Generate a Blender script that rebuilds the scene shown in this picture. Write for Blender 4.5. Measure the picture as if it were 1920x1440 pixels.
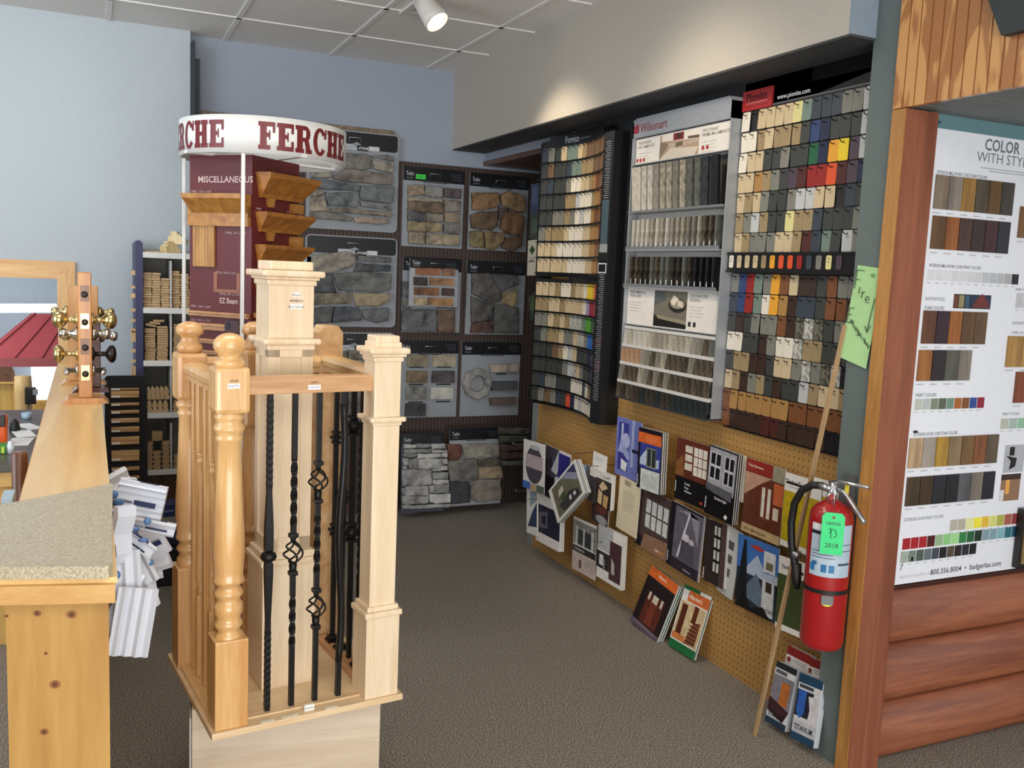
import bpy, bmesh, math, random
from mathutils import Matrix, Vector, noise as NZ
random.seed(7)
PI = math.pi
for o in list(bpy.data.objects): bpy.data.objects.remove(o)
C = bpy.context.scene.collection
S = bpy.context.scene

# ------------------------------------------------------------------ camera
F = 1730.546
yaw, pitch, roll = 0.432806575, 0.118881691, -0.04254418
cy, sy, cp, sp = math.cos(yaw), math.sin(yaw), math.cos(pitch), math.sin(pitch)
fwd = Vector((sy*cp, cy*cp, -sp)); r0 = Vector((cy, -sy, 0)); d0 = fwd.cross(r0)
cr, sr = math.cos(roll), math.sin(roll)
right = r0*cr + d0*sr; down = -r0*sr + d0*cr
EYE = Vector((0, 0, 1.58))
cam = bpy.data.cameras.new('camera'); camo = bpy.data.objects.new('camera', cam); C.objects.link(camo)
cam.sensor_fit = 'HORIZONTAL'; cam.sensor_width = 36; cam.lens = F/1920*36; cam.clip_start = .05
m = Matrix((right, -down, -fwd)).transposed().to_4x4(); m.translation = EYE
camo.matrix_world = m; S.camera = camo

def ray(x, y): return right*((x-960)/F) + down*((y-720)/F) + fwd
def frame(o, u, v):
    u = Vector(u).normalized(); v = Vector(v).normalized(); n = u.cross(v).normalized(); v = n.cross(u)
    M = Matrix((u, v, n)).transposed().to_4x4(); M.translation = Vector(o); return M
def PX(M, x, y, d=0.0):
    "point of the photograph on the plane at distance d in front of frame M, as local (s, t)"
    n = M.col[2].to_3d(); o = M.col[3].to_3d() + n*d; r = ray(x, y)
    p = EYE + r*((o-EYE).dot(n)/r.dot(n)); q = M.inverted() @ p
    return (q.x, q.y)

# ------------------------------------------------------------------ light and exposure
W = bpy.data.worlds.new('world'); S.world = W; W.use_nodes = True
W.node_tree.nodes['Background'].inputs[0].default_value = (.86, .87, .90, 1)
W.node_tree.nodes['Background'].inputs[1].default_value = .5
S.view_settings.view_transform = 'Standard'; S.view_settings.look = 'None'
S.view_settings.exposure = 0.0; S.view_settings.gamma = 1; S.view_settings.use_curve_mapping = False
def lamp(kind, name, loc, target, power, color, size=None, size_y=None, **k):
    l = bpy.data.lights.new(name, kind); l.energy = power; l.color = color
    if kind == 'AREA':
        l.shape = 'RECTANGLE'; l.size = size; l.size_y = size_y or size
    if kind == 'SPOT':
        l.spot_size = k.get('angle', 1); l.spot_blend = k.get('blend', .3); l.shadow_soft_size = size or .04
    o = bpy.data.objects.new(name, l); C.objects.link(o); o.location = loc
    o.rotation_euler = (Vector(target)-Vector(loc)).to_track_quat('-Z', 'Y').to_euler(); return o
lamp('AREA', 'shop_window_light', (-2.6, 2.6, 1.75), (1.2, 4.4, 1.3), 60, (.80, .89, 1), 1.8, 1.9)
lamp('AREA', 'front_bounce_fill', (.2, -2.7, 1.0), (.9, 3, 2.8), 205, (1, .985, .97), 3.4, 2.2)  # unseen fill behind the camera, tilted up to stand in for daylight bounce
lamp('AREA', 'ceiling_fill_front', (.7, -.2, 2.75), (.7, -.2, 0), 34, (1, .93, .82), 1.2, 1.2)  # added overhead fill behind the camera, its source unseen
lamp('AREA', 'ceiling_fill_mid', (.3, 2.6, 2.8), (.3, 2.6, 0), 16, (1, .93, .84), 1.2, .6)  # second added overhead fill, no fixture in view
lamp('AREA', 'wall_wash_left', (-.5, 4.1, 2.78), (-.2, 5.6, .9), 16, (.88, .95, 1), .8, .5)
lamp('AREA', 'office_window_light', (-1.2, 6.2, 1.9), (-.2, 6.6, .6), 28, (.95, .98, 1), 1.2, 1)
lamp('SPOT', 'track_spot_bulb', (1.5, 4.27, 2.66), (2.25, 4.12, 1.85), 34, (1, .82, .60), .05, angle=1.3, blend=.7)
lamp('SPOT', 'track_spot_bulb_near', (1.35, 3.0, 2.66), (2.3, 3.0, 1.7), 30, (1, .84, .64), .08, angle=1.6, blend=.95)

# ------------------------------------------------------------------ materials
MATS = {}
def newmat(name):
    m = bpy.data.materials.new(name); m.use_nodes = True; n = m.node_tree.nodes; return m, n, m.node_tree.links, n['Principled BSDF']
def lin(c):
    if isinstance(c, str):
        c = [int(c[i:i+2], 16)/255 for i in (0, 2, 4)]
        return tuple(x/12.92 if x <= .04045 else ((x+.055)/1.055)**2.4 for x in c)
    return tuple(c)
def mat(c, rough=.55, metal=0, amt=.06, scale=30, bump=0, emit=0, coat=0):
    key = (c, rough, metal, amt, scale, bump, emit, coat)
    if key in MATS: return MATS[key]
    m, n, L, B = newmat('paint_'+str(len(MATS))); col = lin(c)
    B.inputs['Roughness'].default_value = rough; B.inputs['Metallic'].default_value = metal
    B.inputs['Coat Weight'].default_value = coat
    tc = n.new('ShaderNodeTexCoord'); nz = n.new('ShaderNodeTexNoise'); nz.inputs['Scale'].default_value = scale; nz.inputs['Detail'].default_value = 3
    L.new(tc.outputs['Object'], nz.inputs['Vector'])
    mx = n.new('ShaderNodeMix'); mx.data_type = 'RGBA'
    mx.inputs['A'].default_value = (*[x*(1-amt*1.6) for x in col], 1); mx.inputs['B'].default_value = (*[min(1, x*(1+amt*1.6)) for x in col], 1)
    L.new(nz.outputs['Fac'], mx.inputs['Factor']); L.new(mx.outputs['Result'], B.inputs['Base Color'])
    if bump:
        b = n.new('ShaderNodeBump'); b.inputs['Strength'].default_value = bump; b.inputs['Distance'].default_value = .004
        L.new(nz.outputs['Fac'], b.inputs['Height']); L.new(b.outputs['Normal'], B.inputs['Normal'])
    if emit:
        B.inputs['Emission Color'].default_value = (*col, 1); B.inputs['Emission Strength'].default_value = emit
    MATS[key] = m; return m
def wood(c1, c2, grain='z', rough=.35, knots=0, scale=1.0, knotc='5a2f14', coat=.2):
    key = ('wood', c1, c2, grain, rough, knots, scale, knotc)
    if key in MATS: return MATS[key]
    m, n, L, B = newmat('wood_'+str(len(MATS))); a, b = lin(c1), lin(c2)
    B.inputs['Roughness'].default_value = rough; B.inputs['Coat Weight'].default_value = coat; B.inputs['Coat Roughness'].default_value = .25
    tc = n.new('ShaderNodeTexCoord'); mp = n.new('ShaderNodeMapping'); L.new(tc.outputs['Object'], mp.inputs['Vector'])
    sc = [14*scale]*3; sc['xyz'.index(grain)] = 1.1*scale; mp.inputs['Scale'].default_value = sc
    nz = n.new('ShaderNodeTexNoise'); nz.inputs['Scale'].default_value = 1.6; nz.inputs['Detail'].default_value = 5; nz.inputs['Distortion'].default_value = .9
    L.new(mp.outputs['Vector'], nz.inputs['Vector'])
    n2 = n.new('ShaderNodeTexNoise'); n2.inputs['Scale'].default_value = 14; n2.inputs['Detail'].default_value = 2
    L.new(mp.outputs['Vector'], n2.inputs['Vector'])
    ad = n.new('ShaderNodeMath'); ad.operation = 'MULTIPLY_ADD'; ad.inputs[1].default_value = .35
    L.new(n2.outputs['Fac'], ad.inputs[0]); L.new(nz.outputs['Fac'], ad.inputs[2])
    rp = n.new('ShaderNodeValToRGB'); rp.color_ramp.elements[0].position = .46; rp.color_ramp.elements[0].color = (*a, 1)
    rp.color_ramp.elements[1].position = .86; rp.color_ramp.elements[1].color = (*b, 1); L.new(ad.outputs[0], rp.inputs[0])
    out = rp.outputs[0]
    if knots:
        m2 = n.new('ShaderNodeMapping'); L.new(tc.outputs['Object'], m2.inputs['Vector'])
        s2 = [knots]*3; s2['xyz'.index(grain)] = knots*.62; s2[2 if grain == 'y' else 1] = 0; m2.inputs['Scale'].default_value = s2
        v = n.new('ShaderNodeTexVoronoi'); v.inputs['Scale'].default_value = 1; v.inputs['Randomness'].default_value = 1; L.new(m2.outputs['Vector'], v.inputs['Vector'])
        r2 = n.new('ShaderNodeValToRGB'); e = r2.color_ramp.elements; e[0].position = .025; e[0].color = (1, 1, 1, 1); e[1].position = .062; e[1].color = (0, 0, 0, 1)
        L.new(v.outputs['Distance'], r2.inputs[0])
        mx = n.new('ShaderNodeMix'); mx.data_type = 'RGBA'; L.new(r2.outputs[0], mx.inputs['Factor']); L.new(out, mx.inputs['A'])
        mx.inputs['B'].default_value = (*lin(knotc), 1); out = mx.outputs['Result']
    L.new(out, B.inputs['Base Color']); MATS[key] = m; return m
def speck(c1, c2, scale=90, rough=.5, c3=None, lo=.42, hi=.6, bump=0, detail=2):
    key = ('speck', c1, c2, scale, rough, c3, lo, hi, bump)
    if key in MATS: return MATS[key]
    m, n, L, B = newmat('speck_'+str(len(MATS))); B.inputs['Roughness'].default_value = rough
    tc = n.new('ShaderNodeTexCoord'); nz = n.new('ShaderNodeTexNoise'); nz.inputs['Scale'].default_value = scale; nz.inputs['Detail'].default_value = detail
    L.new(tc.outputs['Object'], nz.inputs['Vector']); rp = n.new('ShaderNodeValToRGB'); e = rp.color_ramp.elements
    e[0].position = lo; e[0].color = (*lin(c1), 1); e[1].position = hi; e[1].color = (*lin(c2), 1)
    if c3: k = e.new((lo+hi)/2); k.color = (*lin(c3), 1)
    L.new(nz.outputs['Fac'], rp.inputs[0]); L.new(rp.outputs[0], B.inputs['Base Color'])
    if bump:
        b = n.new('ShaderNodeBump'); b.inputs['Strength'].default_value = bump; b.inputs['Distance'].default_value = .006
        L.new(nz.outputs['Fac'], b.inputs['Height']); L.new(b.outputs['Normal'], B.inputs['Normal'])
    MATS[key] = m; return m
def stone(c):
    key = ('stone', c)
    if key in MATS: return MATS[key]
    m, n, L, B = newmat('stone_'+c); a = lin(c); gy = sum(a)/3; a = tuple(gy*.3+x*.7 for x in a); B.inputs['Roughness'].default_value = .85
    tc = n.new('ShaderNodeTexCoord'); nz = n.new('ShaderNodeTexNoise'); nz.inputs['Scale'].default_value = 13; nz.inputs['Detail'].default_value = 6; nz.inputs['Roughness'].default_value = .65
    L.new(tc.outputs['Object'], nz.inputs['Vector']); rp = n.new('ShaderNodeValToRGB'); e = rp.color_ramp.elements
    e[0].position = .34; e[0].color = (a[0]*.42, a[1]*.42, a[2]*.45, 1); e[1].position = .68; e[1].color = (min(1, a[0]*1.4), min(1, a[1]*1.38), min(1, a[2]*1.33), 1)
    k = e.new(.5); k.color = (*a, 1)
    L.new(nz.outputs['Fac'], rp.inputs[0]); L.new(rp.outputs[0], B.inputs['Base Color'])
    n2 = n.new('ShaderNodeTexNoise'); n2.inputs['Scale'].default_value = 45; n2.inputs['Detail'].default_value = 5; L.new(tc.outputs['Object'], n2.inputs['Vector'])
    b = n.new('ShaderNodeBump'); b.inputs['Strength'].default_value = .7; b.inputs['Distance'].default_value = .006
    L.new(n2.outputs['Fac'], b.inputs['Height']); L.new(b.outputs['Normal'], B.inputs['Normal'])
    MATS[key] = m; return m

# ------------------------------------------------------------------ mesh builder
class MB:
    def __init__(s): s.v = []; s.f = []; s.m = []; s.mats = []; s.sm = []
    def mi(s, mt):
        if mt not in s.mats: s.mats.append(mt)
        return s.mats.index(mt)
    def add(s, vs, fs, mt, smooth=False, M=None):
        b = len(s.v); s.v += [tuple((M @ Vector(p)) if M else p) for p in vs]
        k = s.mi(mt)
        for f in fs: s.f.append([b+i for i in f]); s.m.append(k); s.sm.append(smooth)
        return s
    def box(s, a, b, mt, M=None, bev=0):
        x0, y0, z0 = a; x1, y1, z1 = b
        x0, x1 = min(x0, x1), max(x0, x1); y0, y1 = min(y0, y1), max(y0, y1); z0, z1 = min(z0, z1), max(z0, z1)
        if bev <= 0:
            return s.add([(x0,y0,z0),(x1,y0,z0),(x1,y1,z0),(x0,y1,z0),(x0,y0,z1),(x1,y0,z1),(x1,y1,z1),(x0,y1,z1)],
                         [(0,3,2,1),(4,5,6,7),(0,1,5,4),(1,2,6,5),(2,3,7,6),(3,0,4,7)], mt, False, M)
        bm = bmesh.new(); bmesh.ops.create_cube(bm, size=1)
        for v in bm.verts: v.co = Vector(((x0+x1)/2+v.co.x*(x1-x0), (y0+y1)/2+v.co.y*(y1-y0), (z0+z1)/2+v.co.z*(z1-z0)))
        bmesh.ops.bevel(bm, geom=bm.edges[:], offset=bev, segments=2, affect='EDGES', profile=.6)
        bm.verts.index_update(); s.add([tuple(v.co) for v in bm.verts], [[v.index for v in f.verts] for f in bm.faces], mt, False, M); bm.free(); return s
    def prism(s, pts, z0, z1, mt, M=None, cap=True):
        "polygon in local xy extruded along z"
        n = len(pts); vs = [(p[0], p[1], z0) for p in pts]+[(p[0], p[1], z1) for p in pts]
        fs = [(i, (i+1) % n, n+(i+1) % n, n+i) for i in range(n)]
        if cap: fs += [tuple(range(n))[::-1], tuple(range(n, 2*n))]
        return s.add(vs, fs, mt, False, M)
    def sweep(s, pts, path, mt, M=None, smooth=False):
        "profile pts (out, up) swept along path of (pos, outdir) with z up"
        n = len(pts); vs = []; fs = []
        for pos, od in path:
            for a, b in pts: vs.append((pos[0]+od[0]*a, pos[1]+od[1]*a, pos[2]+b))
        for k in range(len(path)-1):
            for i in range(n): j = (i+1) % n; fs.append((k*n+i, k*n+j, (k+1)*n+j, (k+1)*n+i))
        fs += [tuple(range(n))[::-1], tuple(range((len(path)-1)*n, len(path)*n))]
        return s.add(vs, fs, mt, smooth, M)
    def lathe(s, prof, c, mt, seg=20, M=None, smooth=True):
        "prof: (z, r)"
        vs = []; fs = []
        for z, r in prof:
            for i in range(seg): a = 2*PI*i/seg; vs.append((c[0]+r*math.cos(a), c[1]+r*math.sin(a), c[2]+z))
        for k in range(len(prof)-1):
            for i in range(seg): j = (i+1) % seg; fs.append((k*seg+i, k*seg+j, (k+1)*seg+j, (k+1)*seg+i))
        fs += [tuple(range(seg))[::-1], tuple(range((len(prof)-1)*seg, len(prof)*seg))]
        return s.add(vs, fs, mt, smooth, M)
    def tube(s, path, r, mt, seg=8, M=None, smooth=True, twist=0):
        rs = r if isinstance(r, (list, tuple)) else [r]*len(path)
        P = [Vector(p) for p in path]; vs = []; fs = []; up = Vector((0.13, .21, 1)).normalized()
        x = None
        for k, p in enumerate(P):
            t = (P[min(k+1, len(P)-1)]-P[max(k-1, 0)]).normalized()
            if x is None: x = t.cross(up if abs(t.dot(up)) < .9 else Vector((1, 0, 0))).normalized()
            x = (x-t*x.dot(t)).normalized(); y = t.cross(x)
            for i in range(seg):
                a = 2*PI*i/seg+PI/seg+twist*k; vs.append(tuple(p+(x*math.cos(a)+y*math.sin(a))*rs[k]))
        for k in range(len(P)-1):
            for i in range(seg): j = (i+1) % seg; fs.append((k*seg+i, k*seg+j, (k+1)*seg+j, (k+1)*seg+i))
        fs += [tuple(range(seg))[::-1], tuple(range((len(P)-1)*seg, len(P)*seg))]
        return s.add(vs, fs, mt, smooth, M)
    def quad(s, pts, mt, M=None): return s.add(pts, [tuple(range(len(pts)))], mt, False, M)
    def rect(s, x0, y0, x1, y1, z, mt, M=None): return s.quad([(x0,y0,z),(x1,y0,z),(x1,y1,z),(x0,y1,z)], mt, M)
    def text(s, body, h, pos, mt, z=0, align='LEFT', M=None, width=None, bold=0, rot=0, shear=0):
        "flat lettering, h = capital height, in the local xy plane"
        key = (body, bold, shear)
        if key not in TXT:
            c = bpy.data.curves.new('t', 'FONT'); c.body = body; c.size = 1; c.offset = bold; c.shear = shear; c.resolution_u = 2
            o = bpy.data.objects.new('t', c); me = bpy.data.meshes.new_from_object(o)
            TXT[key] = ([tuple(v.co) for v in me.vertices], [tuple(p.vertices) for p in me.polygons])
            bpy.data.objects.remove(o); bpy.data.meshes.remove(me); bpy.data.curves.remove(c)
        vs, fs = TXT[key]
        if not vs: return s
        x0 = min(v[0] for v in vs); x1 = max(v[0] for v in vs); k = h/.69; kx = (width/(x1-x0)) if width else k
        off = {'LEFT': 0, 'CENTER': -(x1-x0)/2*kx, 'RIGHT': -(x1-x0)*kx}[align]; ca, sa = math.cos(rot), math.sin(rot)
        out = []
        for v in vs:
            a = (v[0]-x0)*kx+off; b = v[1]*k; out.append((pos[0]+a*ca-b*sa, pos[1]+a*sa+b*ca, z))
        return s.add(out, fs, mt, False, M)
    def mesh(s, name):
        me = bpy.data.meshes.new(name); me.from_pydata(s.v, [], s.f)
        for mt in s.mats: me.materials.append(mt)
        for p, k, q in zip(me.polygons, s.m, s.sm): p.material_index = k; p.use_smooth = q
        me.update(); return me
    def build(s, name, parent=None, M=None, label=None, fix=True):
        me = s.mesh(name)
        if fix:
            bm = bmesh.new(); bm.from_mesh(me); bmesh.ops.recalc_face_normals(bm, faces=bm.faces[:]); bm.to_mesh(me); bm.free()
        o = bpy.data.objects.new(name, me); C.objects.link(o)
        if parent: o.parent = parent
        if M is not None: o.matrix_local = M
        if label: o['label'] = label
        return o
TXT = {}
def tag(o, label, cat, group=None):
    o['label'] = label; o['category'] = cat
    if group: o['group'] = group
    return o
def thing(name, label, cat, M=None, group=None):
    o = bpy.data.objects.new(name, None); C.objects.link(o); o.empty_display_size = .05
    if M is not None: o.matrix_world = M
    return tag(o, label, cat, group)
def struct(o): o['kind'] = 'structure'; return o
def put(mesh, name, parent=None, M=None):
    o = bpy.data.objects.new(name, mesh); C.objects.link(o)
    if parent: o.parent = parent
    if M is not None: o.matrix_local = M
    return o
T = Matrix.Translation
def RZ(a): return Matrix.Rotation(a, 4, 'Z')
WALLR = frame((2.36, 0, 0), (0, -1, 0), (0, 0, 1))      # local: s = -y, t = z, d = out of the wall
def BACK(y): return frame((0, y, 0), (1, 0, 0), (0, 0, 1))
WHITE = mat('e9e9e6', .5); BLACK = mat('101113', .35); INK = mat('1a1a1c', .6)

# ------------------------------------------------------------------ the setting
CARPET = speck('4e4841', 'bab1a4', 230, .95, '827a6e', .40, .62, .9, 3)
b = MB(); b.box((-4, -3, -.06), (6, 9, 0), CARPET); struct(b.build('floor'))
TILE = speck('dbd8d3', 'e8e5e0', 260, .9, None, .3, .7, .25); BAR = mat('e2dfda', .5)
b = MB(); b.box((-2.0, -3, 2.84), (2.16, 5.75, 2.9), TILE)
x = .107-.61*4
while x < 2.16:
    b.box((x-.012, -3, 2.834), (x+.012, 5.69, 2.842), BAR); x += .612
y = 5.15
while y > -3: b.box((-2.0, y-.012, 2.834), (2.14, y+.012, 2.8415), BAR); y -= .605
struct(b.build('ceiling'))
BLUE = mat('b4bcc0', .8, 0, .03, 40, .25); BLUE2 = mat('99a1ad', .8, 0, .03, 40, .25)
# wall with the framed opening to the office
b = MB()
b.box((-.149+.02, 5.6, 0), (.532, 5.72, 2.84), BLUE); b.box((-3, 5.6, 1.47), (-.129, 5.72, 2.84), BLUE); b.box((-3, 5.6, 0), (-1.4, 5.72, 1.47), BLUE)
struct(b.build('wall_left'))
b = MB(); b.box((.50, 5.7, 0), (3.6, 5.8, 2.84), BLUE2); struct(b.build('wall_back'))
PINE = wood('e8bd7c', 'c98f4c', 'z', .4, 3.2, 1, '6a3a1a'); PINEX = wood('e8bd7c', 'c98f4c', 'x', .4, 3.2, 1, '6a3a1a')
b = MB()   # mitred casing
b.prism([(-1.5, 1.543), (-.062, 1.543), (-.149, 1.448), (-1.5, 1.448)], 0, .022, PINEX, BACK(5.6))
b.prism([(-.062, 1.543), (-.062, .0), (-.149, .0), (-.149, 1.448)], 0, .0215, PINE, BACK(5.6))
b.box((-.151, 5.59, 0), (-.129, 5.72, 1.46), PINE); b.box((-1.5, 5.59, 1.448), (-.129, 5.72, 1.47), PINEX)
o = struct(b.build('trim_1', label='knotty pine casing with a mitred corner around the office opening'))
# side wall of recess: pegboard, its end trim, wall above, soffit
def pegmat():
    m, n, L, B = newmat('pegboard'); B.inputs['Roughness'].default_value = .6
    tc = n.new('ShaderNodeTexCoord'); mp = n.new('ShaderNodeMapping'); mp.inputs['Scale'].default_value = (1/.0254,)*3; L.new(tc.outputs['Object'], mp.inputs['Vector'])
    fr = n.new('ShaderNodeVectorMath'); fr.operation = 'FRACTION'; L.new(mp.outputs[0], fr.inputs[0])
    sb = n.new('ShaderNodeVectorMath'); sb.operation = 'SUBTRACT'; sb.inputs[1].default_value = (.5, .5, .5); L.new(fr.outputs[0], sb.inputs[0])
    ml = n.new('ShaderNodeVectorMath'); ml.operation = 'MULTIPLY'; ml.inputs[1].default_value = (1, 1, 0); L.new(sb.outputs[0], ml.inputs[0])
    ln = n.new('ShaderNodeVectorMath'); ln.operation = 'LENGTH'; L.new(ml.outputs[0], ln.inputs[0])
    gt = n.new('ShaderNodeMath'); gt.operation = 'GREATER_THAN'; gt.inputs[1].default_value = .13; L.new(ln.outputs['Value'], gt.inputs[0])
    nz = n.new('ShaderNodeTexNoise'); nz.inputs['Scale'].default_value = 60; L.new(tc.outputs['Object'], nz.inputs['Vector'])
    return m, n, L, B, gt, nz
def finish(pm, c1, c2, ch):
    m, n, L, B, gt, nz = pm; a = n.new('ShaderNodeMix'); a.data_type = 'RGBA'; a.inputs['A'].default_value = (*lin(c1), 1); a.inputs['B'].default_value = (*lin(c2), 1); L.new(nz.outputs['Fac'], a.inputs['Factor'])
    x = n.new('ShaderNodeMix'); x.data_type = 'RGBA'; x.inputs['A'].default_value = (*lin(ch), 1); L.new(gt.outputs[0], x.inputs['Factor']); L.new(a.outputs['Result'], x.inputs['B']); L.new(x.outputs['Result'], B.inputs['Base Color']); return m
PEG = finish(pegmat(), 'a67f47', 'b48b50', '5c4422'); PEGB = finish(pegmat(), '40302a', '4b3a33', '171210')
b = MB(); b.box((-4.73, 0, 0), (-2.16, 2.34, -.02), PEG); struct(b.build('wall_right', M=WALLR))
b = MB(); b.box((-4.80, 0, .002), (-4.73, 2.34, -.12), mat('7d8688', .6)); struct(b.build('trim_2', M=WALLR, label='grey board closing the far end of the pegboard wall'))
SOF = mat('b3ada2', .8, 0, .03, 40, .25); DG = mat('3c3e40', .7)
b = MB(); b.box((2.14, 2.27, 2.357), (2.42, 5.7, 2.84), SOF); b.box((2.14, 2.262, 2.357), (2.42, 2.27, 2.84), mat('7f8f9d', .7)); struct(b.build('wall_soffit'))
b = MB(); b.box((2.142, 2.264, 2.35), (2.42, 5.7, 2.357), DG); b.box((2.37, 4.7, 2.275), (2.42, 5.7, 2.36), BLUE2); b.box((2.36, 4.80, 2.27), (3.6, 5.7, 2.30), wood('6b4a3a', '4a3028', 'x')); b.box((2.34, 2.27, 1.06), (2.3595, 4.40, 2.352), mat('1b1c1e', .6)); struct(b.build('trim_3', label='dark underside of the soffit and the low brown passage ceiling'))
b = MB(); b.box((3.5, 4.7, 0), (3.6, 5.7, 2.84), BLUE2); struct(b.build('wall_passage'))
# brown pegboard over the lower back wall
b = MB(); b.box((1.13, 0, .0), (1.75, 2.385, .02), PEGB, M=BACK(5.698)); b.box((1.75, 0, 0), (3.4, 2.25, .0201), PEGB, M=BACK(5.698)); b.box((.56, .0, .0), (1.13, 2.385, .0199), PEGB, M=BACK(5.698))
o = b.build('pegboard_panel'); tag(o, 'dark brown pegboard covering the back wall behind the stone samples', 'pegboard')
b = MB(); b.box((.60, 2.388, 0), (1.745, 2.43, .022), speck('6a5a48', '857258', 60), M=BACK(5.7)); o = b.build('plywood_strip'); tag(o, 'narrow raw plywood strip above the upper large stone sample', 'board')
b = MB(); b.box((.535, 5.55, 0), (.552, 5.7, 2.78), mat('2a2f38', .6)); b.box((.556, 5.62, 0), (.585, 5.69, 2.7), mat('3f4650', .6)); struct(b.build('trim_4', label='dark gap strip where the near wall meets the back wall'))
# grey partition end, pine edge, stained post, bead board, booth ceiling
GREY = mat('5d6866', .55, 0, .05, 18)
b = MB(); b.box((2.245, 2.158, 0), (2.371, 2.27, 2.9), GREY); struct(b.build('wall_partition'))
RED = wood('94593f', '74402b', 'z', .5, 2.2, .6, '4a2012', .1); b = MB()
b.box((2.236, 2.105, 0), (2.37, 2.1575, 2.122), RED); b.box((2.232, 2.106, 0), (2.236, 2.157, 2.122), wood('b98646', '8f5f2c', 'z', .5, 2))
o = b.build('stained_post'); tag(o, 'red brown stained upright board with raw edge at the partition end', 'post')
def beadmat():
    m, n, L, B = newmat('beadboard'); B.inputs['Roughness'].default_value = .3; B.inputs['Coat Weight'].default_value = .3
    tc = n.new('ShaderNodeTexCoord'); mp = n.new('ShaderNodeMapping'); mp.inputs['Scale'].default_value = (1, 7, 2.2); L.new(tc.outputs['Object'], mp.inputs['Vector'])
    nz = n.new('ShaderNodeTexNoise'); nz.inputs['Scale'].default_value = 1.7; nz.inputs['Detail'].default_value = 2; nz.inputs['Distortion'].default_value = .8; L.new(mp.outputs[0], nz.inputs['Vector'])
    rp = n.new('ShaderNodeValToRGB'); e = rp.color_ramp.elements; e[0].position = .48; e[0].color = (*lin('c9955a'), 1); e[1].position = .53; e[1].color = (*lin('a36c3c'), 1); L.new(nz.outputs['Fac'], rp.inputs[0]); L.new(rp.outputs[0], B.inputs['Base Color']); return m
BEAD = beadmat(); b = MB(); yy = 2.158; k = 0
while yy > 1.0:
    b.box((2.232, yy-.0355, 2.125), (2.25, yy, 2.9), BEAD); b.box((2.2345, yy-.041, 2.125), (2.25, yy-.0355, 2.9), mat('8a5522', .5)); yy -= .041; k += 1
o = b.build('beadboard_header'); tag(o, 'honey varnished beadboard panel above the booth opening', 'panel')
b = MB()
for i in range(9): b.box((2.25, 2.15-i*.09, 2.128+.001*(i % 2)), (4.8, 2.15-(i+1)*.09+.006, 2.16), mat('6e7472', .6))
b.box((2.25, 1.2, 2.14), (4.8, 2.158, 2.17), mat('25282a', .7)); struct(b.build('trim_5', label='grey plank ceiling of the booth'))
b = MB(); b.box((2.373, 2.2, 0), (4.8, 2.27, 2.5), GREY); struct(b.build('wall_booth'))
LOG = wood('9c5e3e', '713c26', 'x', .6, 2.0, .5, '4c261a', 0)
for k, (z0, lab) in enumerate(((.405, 'topmost red brown half log under the colour chart'), (.203, 'middle red brown half log between two other logs'), (.0, 'lowest red brown half log resting on the carpet'))):
    b = MB(); pts = [(.2, 0), (0, 0)]; n = 12; h = .2
    for i in range(n+1): a = PI*i/n; pts.append((-.075*math.sin(a)**.55 if 0 < i < n else 0, h/2-h/2*math.cos(a)))
    pts.append((.2, h)); pts = [(p[0], p[1]) for p in pts]
    vs = [(2.37, 2.19+max(-.08, p[0]*1.0) if p[0] <= 0 else 2.2, z0+p[1]) for p in pts]+[(4.8, 2.19+p[0] if p[0] <= 0 else 2.2, z0+p[1]) for p in pts]; q = len(pts)
    b.add(vs, [(i, (i+1) % q, q+(i+1) % q, q+i) for i in range(q)]+[tuple(range(q)), tuple(range(q, 2*q))], LOG, True)
    o = b.build('log_siding'); tag(o, lab, 'log')
b = MB(); b.box((2.372, 2.188, 0), (4.8, 2.198, .6), mat('3a1a10', .5)); b.box((2.37, 2.135, .597), (4.8, 2.2, .612), mat('3a1a10', .5)); o = struct(b.build('trim_6', label='dark ledge on top of the logs'))
b = MB(); b.prism([(-1.86, 2.9), (-1.86, 2.42), (-1.78, 2.26), (-1.2, 2.26), (-1.2, 2.9)], .03, .06, mat('2b3233', .6), M=frame((2.262, 0, 0), (0, -1, 0), (0, 0, 1))); o = b.build('hanging_sign'); tag(o, 'dark green board hanging over the beadboard at the upper right', 'sign')

# ------------------------------------------------------------------ ceiling spotlight
t = thing('track_spotlight', 'white ceiling spotlight glowing warm, aimed at the soffit', 'spotlight', T((1.46, 4.27, 2.79)))
R = Vector((.40, -.50, -.77)).to_track_quat('Z', 'Y').to_matrix().to_4x4()
b = MB(); b.lathe([(-.06, .02), (-.055, .045), (.0, .052), (.05, .058), (.085, .06), (.083, .055), (.05, .05)], (0, 0, 0), mat('d8d4cc', .4), 24, M=R); b.build('lamp_head', t)
b = MB(); b.lathe([(.06, .05), (.066, .045), (.068, .0)], (0, 0, 0), mat('fff0d0', .4, emit=14), 20, M=R); b.build('lamp_lens', t)
b = MB(); b.tube([(0, 0, .05), (.03, 0, .02), (.0, 0, 0)], .012, mat('d8d4cc', .4)); b.box((-.05, -.3, .035), (-.02, .3, .05), mat('d8d4cc', .4)); b.build('mounting_arm', t)

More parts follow.
